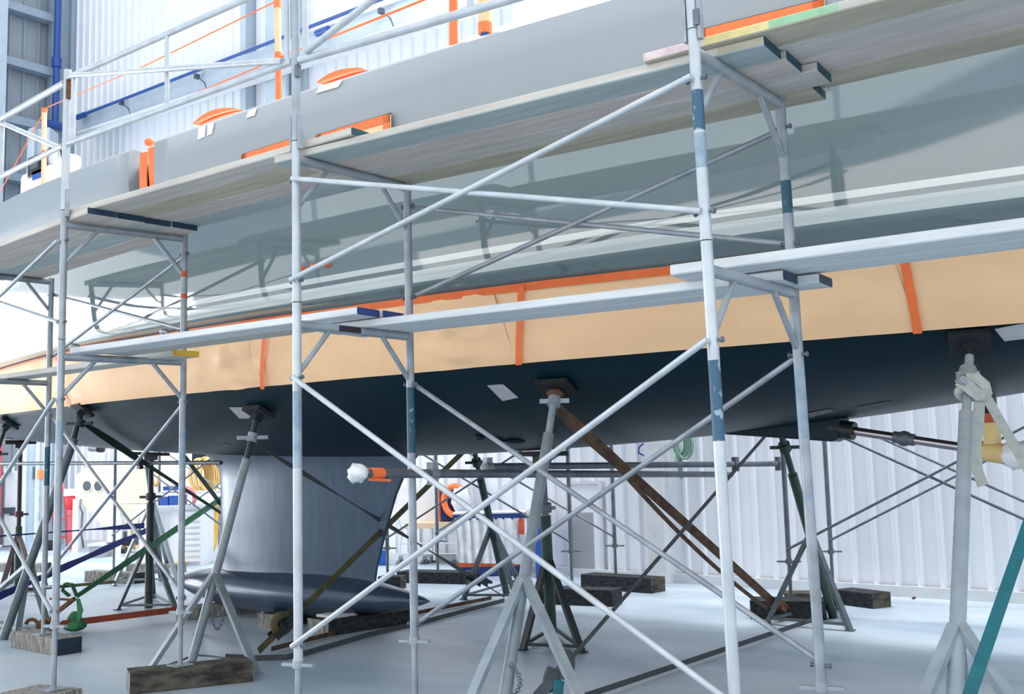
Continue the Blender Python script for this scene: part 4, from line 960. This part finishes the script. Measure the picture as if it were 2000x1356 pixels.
# fluted steel column by the corner
q = G(68, 1076); n = RF
t = thing('steel_column', 'shiny grey fluted steel column beside the white door at the left', 'column', q)
mb = MB(); L_ = onP(50, 1000, q, n); R_ = onP(100, 1000, q, n); ww = (R_ - L_).dot(RX)
for k, (f0, f1, dp) in enumerate(((0, .16, .0), (.16, .3, .1), (.3, .42, .14), (.42, .75, .04), (.75, 1, .12))):
    c = q + RX * (-ww / 2 + ww * (f0 + f1) / 2) - RF * dp; mb.obox(V(c.x, c.y, 4), RX * ww * (f1 - f0) / 2, RF * .2, V(0, 0, 4))
mb.build('shaft', 'steelp', t)
a = onP(65, 912, q - RF * .25, n); b = onP(75, 936, q - RF * .25, n)
MB().obox((a + b) / 2, RX * (b - a).dot(RX) / 2, RF * .02, V(0, 0, (a.z - b.z) / 2)).build('notice_board', 'dgrey', t)
a = onP(79, 925, q - RF * .3, n); MB().tube(V(a.x, a.y, .1), V(a.x, a.y, 3.0), .035, 10).mat(1).tube(V(a.x, a.y, a.z - .1), V(a.x, a.y, a.z + .06), .06, 10).build('pipe', ['galv', 'tape'], t)
# red hand truck with an extinguisher-like cylinder
q = G(122, 1073); s_ = dep(122, 1073) / FL
t = thing('hand_truck', 'red hand truck with a curved handle left of the cream cabinet', 'hand truck', q)
pt = lambda x, y, o=0: onP(x, y, q - RF * o, RF)
MB().path([pt(108, 1070), pt(103, 975), pt(104, 950), pt(113, 943), pt(122, 945), pt(125, 960), pt(129, 1000), pt(133, 1070)], .03, 8).build('frame', 'pink', t)
MB().tube(pt(105, 1015), pt(131, 1015), .02).tube(pt(106, 1050), pt(132, 1048), .02).build('crossbar', 'pink', t)
c = pt(98, 1068, .2); MB().tube(c - RX * .05, c + RX * .07, .12, 18).build('wheel', 'black', t)
q2 = G(137, 1075) + RF * .1; q = q2
t = thing('red_cylinder', 'red round-bellied tank hanging by the hand truck', 'tank', q)
MB().sphere(pt(137, 980), .11, .11, .17).build('tank', 'red', t); MB().tube(pt(137, 969), pt(137, 955), .12, 14, .11).build('collar', 'white', t)
MB().tube(pt(137, 990), pt(137, 1006), .05).box(pt(137, 1005).x - .03, pt(137, 1005).x + .03, pt(137, 1005).y - .03, pt(137, 1005).y + .03, 0, pt(137, 1000).z).build('foot', 'pink', t)
# blasting cabinet
q = G(185, 1078); t = thing('blasting_cabinet', 'cream blasting cabinet with two round glove holes on tall legs', 'cabinet', q)
def slab(x0, y0, x1, y1, dpt, o=0):
    a = pt(x0, y0, o); b = pt(x1, y1, o); c = (a + b) / 2 + RF * dpt / 2
    return (c, RX * (b - a).dot(RX) / 2, RF * dpt / 2, V(0, 0, abs(a.z - b.z) / 2))
MB().obox(*slab(147, 929, 222, 972, .7)).build('body', 'creamp', t, bevel=.02)
A = [pt(175, 929), pt(222, 929), pt(219, 911), pt(184, 911)]
MB().prism([A[0], A[1], A[2] + RF * .45, A[3] + RF * .45], RF * .04).build('window', 'glass', t)
MB().prism([pt(147, 929), pt(222, 929), pt(222, 905) + RF * .6, pt(160, 905) + RF * .6], RF * .02).build('sloped_lid', 'creamp', t)
for x in (170, 192):
    c = pt(x, 950, .01); MB().torus(c, .085, .012, RF, 18, sy=1.25).mat(1).tube(c - RF * .0, c + RF * .03, .08, 18).build('glove_hole', ['creamp', 'dgrey'], t)
tp = [pt(150, 972), pt(222, 972), pt(222, 972) + RF * .7, pt(150, 972) + RF * .7]; bt = [pt(206, 1034), pt(222, 1034), pt(222, 1034) + RF * .15, pt(206, 1034) + RF * .15]
MB().add(tp + bt, [(0, 1, 5, 4), (1, 2, 6, 5), (2, 3, 7, 6), (3, 0, 4, 7), (4, 5, 6, 7)]).build('hopper', 'creamp', t)
for x, o in ((150, 0), (220, 0), (152, -.65), (218, -.65)):
    a = pt(x, 975, o); MB().obox(V(a.x, a.y, a.z / 2), RX * .05, RF * .05, V(0, 0, a.z / 2)).build('leg', 'white', t)
MB().path([pt(158, 975, .05), pt(156, 990, .08), pt(161, 1003, .06), pt(158, 1040, .05), pt(163, 1070, .1)], .02, 6).build('hose', 'galvd', t)
# dust hopper
q = G(250, 1088); t = thing('dust_hopper', 'large cream dust hopper with a funnel bottom right of the blasting cabinet', 'hopper', q)
MB().obox(*slab(228, 912, 282, 985, .6)).build('body', 'creamp', t, bevel=.02)
MB().prism([pt(228, 912), pt(282, 912), pt(282, 880) + RF * .5, pt(262, 880) + RF * .5], RF * .3).build('sloped_top', 'creamp', t)
tp = [pt(228, 985), pt(282, 985), pt(282, 985) + RF * .6, pt(228, 985) + RF * .6]; bt = [pt(250, 1035), pt(262, 1035), pt(262, 1035) + RF * .2, pt(250, 1035) + RF * .2]
MB().add(tp + bt, [(0, 1, 5, 4), (1, 2, 6, 5), (2, 3, 7, 6), (3, 0, 4, 7), (4, 5, 6, 7)]).build('funnel', 'creamp', t)
for x in (231, 280): a = pt(x, 985); MB().obox(V(a.x, a.y, a.z / 2), RX * .04, RF * .04, V(0, 0, a.z / 2)).build('leg', 'white', t)
# small machines on the floor
q = G(190, 1090); t = thing('storage_crate', 'blue-grey crate on the floor under the blasting cabinet', 'crate', q)
MB().obox(*slab(173, 1066, 201, 1090, .5)).build('box', 'greyp', t, bevel=.01); MB().obox(*slab(171, 1063, 203, 1067, .55, .02)).build('rim', 'lgrey', t)
q = G(192, 1062) + RF * .5; t = thing('motor_pump', 'red motor pump on the floor behind the grey crate', 'pump', q)
MB().tube(pt(186, 1043), pt(204, 1045), .12, 16).build('motor', 'red', t); MB().tube(pt(202, 1045, .03), pt(206, 1045, .03), .14, 16).build('fan_cover', 'dgrey', t); MB().obox(*slab(174, 1052, 206, 1062, .3)).build('base', 'lgrey', t); MB().bar(pt(176, 1040), pt(190, 1038), .1, .05).build('guard', 'red', t)
q = G(250, 1080); t = thing('small_engine', 'small dark engine unit on a tan board, right of the grey crate', 'engine', q)
MB().obox(*slab(237, 1050, 258, 1068, .35)).build('engine_block', 'black', t, bevel=.03); MB().obox(*slab(222, 1068, 262, 1072, .4, .05)).build('board', 'ply', t); MB().tube(pt(238, 1076, .1), pt(246, 1076, .1), .07, 14).build('wheel', 'black', t); MB().tube(pt(244, 1050), pt(244, 1038), .04).build('filter', 'dgrey', t)
t = tag(MB().path([G(263, 1080) + V(0, 0, .05), onP(255, 1020, G(263, 1080), RF), onP(262, 985, G(263, 1080), RF), onP(268, 950, G(263, 1080), RF)], .022, 8).build('ochre_hose', 'ochre'), 'thin ochre hose hanging beside the cream hopper', 'hose')
# white bench with louvred end
q = G(345, 1105); t = thing('workbench', 'white workbench cabinet with louvred end, below the blue crates', 'workbench', q)
MB().obox(*slab(288, 990, 395, 994, 1.0, .06)).build('worktop', 'lgrey', t)
MB().obox(*slab(292, 994, 392, 1104, .9)).build('carcass', 'white', t)
for x0, x1 in ((300, 316), (322, 330)): MB().obox(*slab(x0, 1004, x1, 1090, .02, .02)).build('door', 'lgrey', t)
for k in range(9): MB().obox(*slab(360, 1000 + k * 11.4, 391, 1006 + k * 11.4, .03, .03)).build('louvre', 'white', t)
q = G(415, 1093); t = thing('grey_cabinet', 'mid grey metal cabinet between the white bench and the keel', 'cabinet', q)
MB().obox(*slab(397, 990, 428, 1092, .6)).build('carcass', 'greyp', t); MB().obox(*slab(399, 996, 416, 1056, .02, .02)).build('door', 'lgrey', t); MB().obox(*slab(399, 1060, 416, 1089, .02, .02)).build('drawer', 'lgrey', t)
bq = G(345, 1105)
def onbench(x0, y0, x1, y1, dpt, o): 
    global q; q = bq + RF * o; return slab(x0, y0, x1, y1, dpt)
for lb, (x0, y0, x1, y1), mm_ in (('blue crate on the white bench, left one', (312, 968, 328, 990), 'bluebox'), ('blue crate on the white bench beside the scaffold post', (330, 966, 350, 990), 'bluebox'), ('white and blue tray stack on the upper shelf', (318, 948, 350, 958), 'bluebox')):
    sl = onbench(x0, y0, x1, y1, .4, .3); t = thing('storage_bin', lb, 'crate', sl[0] - sl[3], 'blue crates by the bench'); MB().obox(*sl).build('bin', mm_, t, bevel=.01); MB().obox(sl[0] + sl[3] * 1.0, sl[1] * 1.06, sl[2] * 1.06, V(0, 0, .02)).build('rim', 'white', t)
sl = onbench(300, 962, 430, 964.5, .4, .35); t = tag(MB().obox(*sl).build('wall_shelf', 'lgrey'), 'pale shelf board above the white bench', 'shelf')
q = bq + RF * .4; t = tag(MB().torus(pt(364, 975), .12, .03, RF, 18, sy=1.4).torus(pt(367, 975, .05), .1, .03, RF, 18, sy=1.4).build('pink_coil', 'pink'), 'pink coiled cable on the white bench', 'coil')
# coiled yellow hose on the wall
q = G(405, 1092) + RF * .9; t = thing('hose_coil', 'big ochre-yellow hose coil hanging above the grey cabinet', 'hose', pt(400, 925)); mb = MB()
for k in range(9): mb.torus(pt(385 + 3.2 * k, 928, .04 * k), .16 + .012 * (k % 3), .02, RX * .35 + RF, 22, sy=1.45 + .12 * (k % 2), rs=6)
mb.build('coil', 'ochre', t); MB().obox(*slab(375, 885, 428, 905, .1, -.15)).build('wall_bracket', 'dark', t)
t = tag(MB().torus(pt(424, 920), .07, .02, RF, 14, sy=1.5).build('pink_strap_coil', 'pink'), 'small pink coil hanging beside the yellow hose coil', 'coil')
q = G(425, 1094); t = tag(MB().path([pt(421, 985, .1), pt(421, 1030, .1), pt(418, 1062, .12), pt(410, 1082, .2), G(402, 1093) + V(0, 0, .04), G(380, 1098) + V(0, 0, .04), G(360, 1104) + V(0, 0, .04), G(345, 1108) + V(0, 0, .04)], .045, 8).build('yellow_hose', 'yhose'), 'thick yellow hose running down the grey cabinet onto the floor', 'hose')
t = thing('wall_lamp', 'small grey wall lamp above the blasting cabinet', 'lamp', onY(187, 878, 7.6)); a = onY(176, 877, 7.6); b = onY(193, 878, 7.6); MB().tube(a, b, .05).build('tube', 'greyp', t); MB().tube(b, onY(200, 878, 7.6), .06).build('cap', 'black', t)
t = tag(MB().path([onP(300 + 8 * math.cos(u) + 4, 912 + 38 * math.sin(u), bq, RF) for u in [.2 + .3 * k for k in range(10)]], .02, 6).build('hanging_hose', 'ochre'), 'pale looped hose hanging above the bench behind the dark tripod', 'hose')

# mid background beyond the keel tail
q = G(840, 1108) + RF * .2; t = thing('wire_trolley', 'wire trolley on castors with a wooden top beyond the keel tail', 'trolley', q)
MB().obox(*slab(790, 1023, 898, 1031, .7)).build('top', 'ply', t)
mb = MB()
for x in (778, 812, 848, 892):
    for o in (0, -.65):
        a = pt(x if x > 780 else 787, 1030, o); b = pt(x, 1095, o); mb.tube(a, b, .012, 8)
for y in (1062, 1082):
    mb.tube(pt(780, y), pt(892, y), .009, 6).tube(pt(780, y, -.65), pt(892, y, -.65), .009, 6)
for k in range(8): mb.tube(pt(782 + 15 * k, 1082), pt(782 + 15 * k, 1082, -.65), .006, 6)
mb.build('frame', 'lgrey', t)
for x, o in ((783, 0), (830, -.3), (888, 0), (845, -.5)):
    c = pt(x, 1102, o); cb = MB().tube(c - RX * .02 + RF * .02, c + RX * .02 - RF * .02, .065, 16).build('castor', 'dgrey', t); MB().obox(c + V(0, 0, .06), RX * .03, RF * .02, V(0, 0, .05)).build('fork', 'galv', cb)
MB().path([pt(783, 1030), pt(776, 1005, -.1), pt(778, 985, -.3)], .012, 6).build('push_handle', 'lgrey', t)
q = G(840, 1108) + RF * .75; zz = pt(800, 1024).z
t = tag(MB().obox(*slab(776, 952, 858, 1023, .03)).build('white_panel', 'white'), 'plain white panel standing on the wire trolley', 'panel', 'white boards')
q = G(950, 1112) + RF * .9
t = thing('blue_board', 'navy blue board edged in orange, leaning above the trolley', 'board', pt(880, 1022)); MB().obox(*slab(858, 952, 908, 1023, .04)).build('panel', 'bluepanel', t); MB().obox(*slab(856, 951, 861, 1023, .05, .01)).build('edge', 'redband', t)
c = pt(888, 978, .12); t = thing('plastic_wrapped_ring', 'orange ring wrapped in clear plastic on the navy board', 'wheel', c - V(0, 0, .2)); MB().torus(c, .17, .045, RF * .8 + RX * .45, 24, sy=1.15).build('rim', 'tape', t); MB().sphere(c + RX * .09 - RF * .05, .16, .1, .19, 14, 9, lambda p: 1 + .15 * noise.noise(p * 3)).build('plastic_wrap', 'poly', t)
t = tag(MB().obox(*slab(908, 950, 952, 1006, .04, -.1)).build('grey_board', 'greyp'), 'plain grey board between the navy board and the dark leaning stand', 'board')
t = tag(MB().obox(*slab(944, 971, 996, 1100, .03, -.42)).build('grey_board', 'galv'), 'grey-green board right of the dark leaning stand', 'board')
t = tag(MB().obox(*slab(990, 930, 1050, 1100, .03, -.42)).build('white_panel', 'white'), 'bright white board left of the central stand pole', 'panel', 'white boards')
# plastic wrapped tub
q = G(905, 1121); q = G(968, 1126); t = thing('wrapped_tub', 'big tub wrapped in clear plastic, blue at the foot with an orange line', 'tub', q)
MB().obox(*slab(896, 1105, 1026, 1125, .45)).build('base', 'bluepanel', t, bevel=.02)
MB().obox(*slab(893, 1099, 1026, 1105, .47, .01)).build('orange_band', 'tape', t)
mb = MB(); n_ = 40; vs = []
a, b = pt(888, 1012), pt(1026, 1012); a0, b0 = pt(896, 1099), pt(1025, 1102)
for k in range(n_ + 1):
    for j in range(8):
        p = vl(vl(a, b, k / n_), vl(a0, b0, k / n_), j / 7); vs.append(p - RF * (.03 + .05 * abs(noise.noise(V(k * .33, j * .25, 1))) + .02 * math.sin(k * 1.3)))
mb.add(vs, [(k * 8 + j, k * 8 + j + 1, k * 8 + 9 + j, k * 8 + 8 + j) for k in range(n_) for j in range(7)], True); mb.obox(*slab(892, 1014, 1026, 1100, .4, -.03)); mb.build('plastic_wrap', 'poly', t)
MB().obox(*slab(884, 1006, 1028, 1013, .5, .03)).build('lid', 'bluepanel', t); MB().obox(*slab(884, 1003, 1028, 1007, .5, .02)).build('lid_cover', 'white', t)
MB().obox(*slab(1012, 1014, 1024, 1044, .02, .1)).build('corner_trim', 'redband', t)
q = G(1056, 1130); t = tag(MB().obox(*slab(1044, 1028, 1064, 1129, .25)).build('blue_bin', 'bluebox'), 'royal blue box just right of the wrapped tub', 'box')
q = G(744, 1105); t = tag(MB().obox(*slab(738, 1076, 755, 1104, .3)).build('blue_bin', 'bluebox', None, .01), 'small royal blue bin on the floor just right of the keel', 'box')
# hoses on the right hand wall
c = onY(1334, 868, WL(-2) - .15); t = thing('hose_coil', 'pale green hose coil hung on the wall right of the pilaster', 'hose', c); mb = MB()
for k in range(5): mb.torus(c + V(.03 * k - .05, -.02 * k, 0), .09 + .008 * k, .013, V(.3, 1, 0), 18, sy=1.3 + .1 * (k % 2), rs=6)
for k in range(3): mb.path([c + V(-.09 + .02 * k, 0, -.05), c + V(-.08 + .03 * k, -.03, -.25 - .06 * k), c + V(-.03, 0, -.1)], .011, 6)
mb.build('coil', 'ghose', t)
yw = WL(-2.8) - .06
t = tag(MB().path([onY(x, y, yw) for x, y in ((1262, 862), (1248, 874), (1247, 885), (1262, 892), (1278, 899), (1286, 908))], .011, 6).tube(onY(1292, 850, yw), onY(1295, 906, yw), .012).build('blue_air_hose', 'bluep'), 'curly bright blue air hose on the white wall above the two tubes', 'hose')
a = G(1785, 1171); tag(MB().obox(a + V(0, 0, .012), (.014, 0, .006), (0, .01, 0), (-.004, 0, .008)).build('wood_chip', 'rust'), 'tiny brown wood chip on the floor near the right wall', 'chip')

# ------------------------------------------------------------------ light
w = bpy.data.worlds.new('world'); sc.world = w; w.use_nodes = True
bg = w.node_tree.nodes['Background']; bg.inputs['Color'].default_value = (.88, .94, 1, 1); bg.inputs['Strength'].default_value = 1.0
def area(name, loc, rot, sx, sy, power, col=(1, 1, 1)):
    l = bpy.data.lights.new(name, 'AREA'); l.shape = 'RECTANGLE'; l.size = sx; l.size_y = sy; l.energy = power; l.color = col
    o = bpy.data.objects.new(name, l); COL.objects.link(o); o.location = loc; o.rotation_euler = rot; return o
area('door_daylight', (-17.0, -2.5, 2.2), (0, -math.pi / 2, 0), 4.0, 13, 800)
area('left_bay_fill', (-12.5, 6.0, 5.2), (0, 0, 0), 6, 2.5, 200)  # unseen fill light added to brighten the left background
area('aisle_fill', (-.5, 5.6, 9.5), (math.radians(-8), 0, 0), 10, 1.2, 620)  # added fill above the view, brightens the right wall and the floor beside it
area('front_fill', (0, -9.5, 2.0), (math.pi / 2, 0, 0), 16, 3, 170, (1, .92, .82))  # warm fill added behind the camera to lift the hull side and masking paper
sc.view_settings.view_transform = 'Standard'; sc.view_settings.look = 'None'; sc.view_settings.gamma = 1; sc.view_settings.use_curve_mapping = False
sc.view_settings.exposure = .8
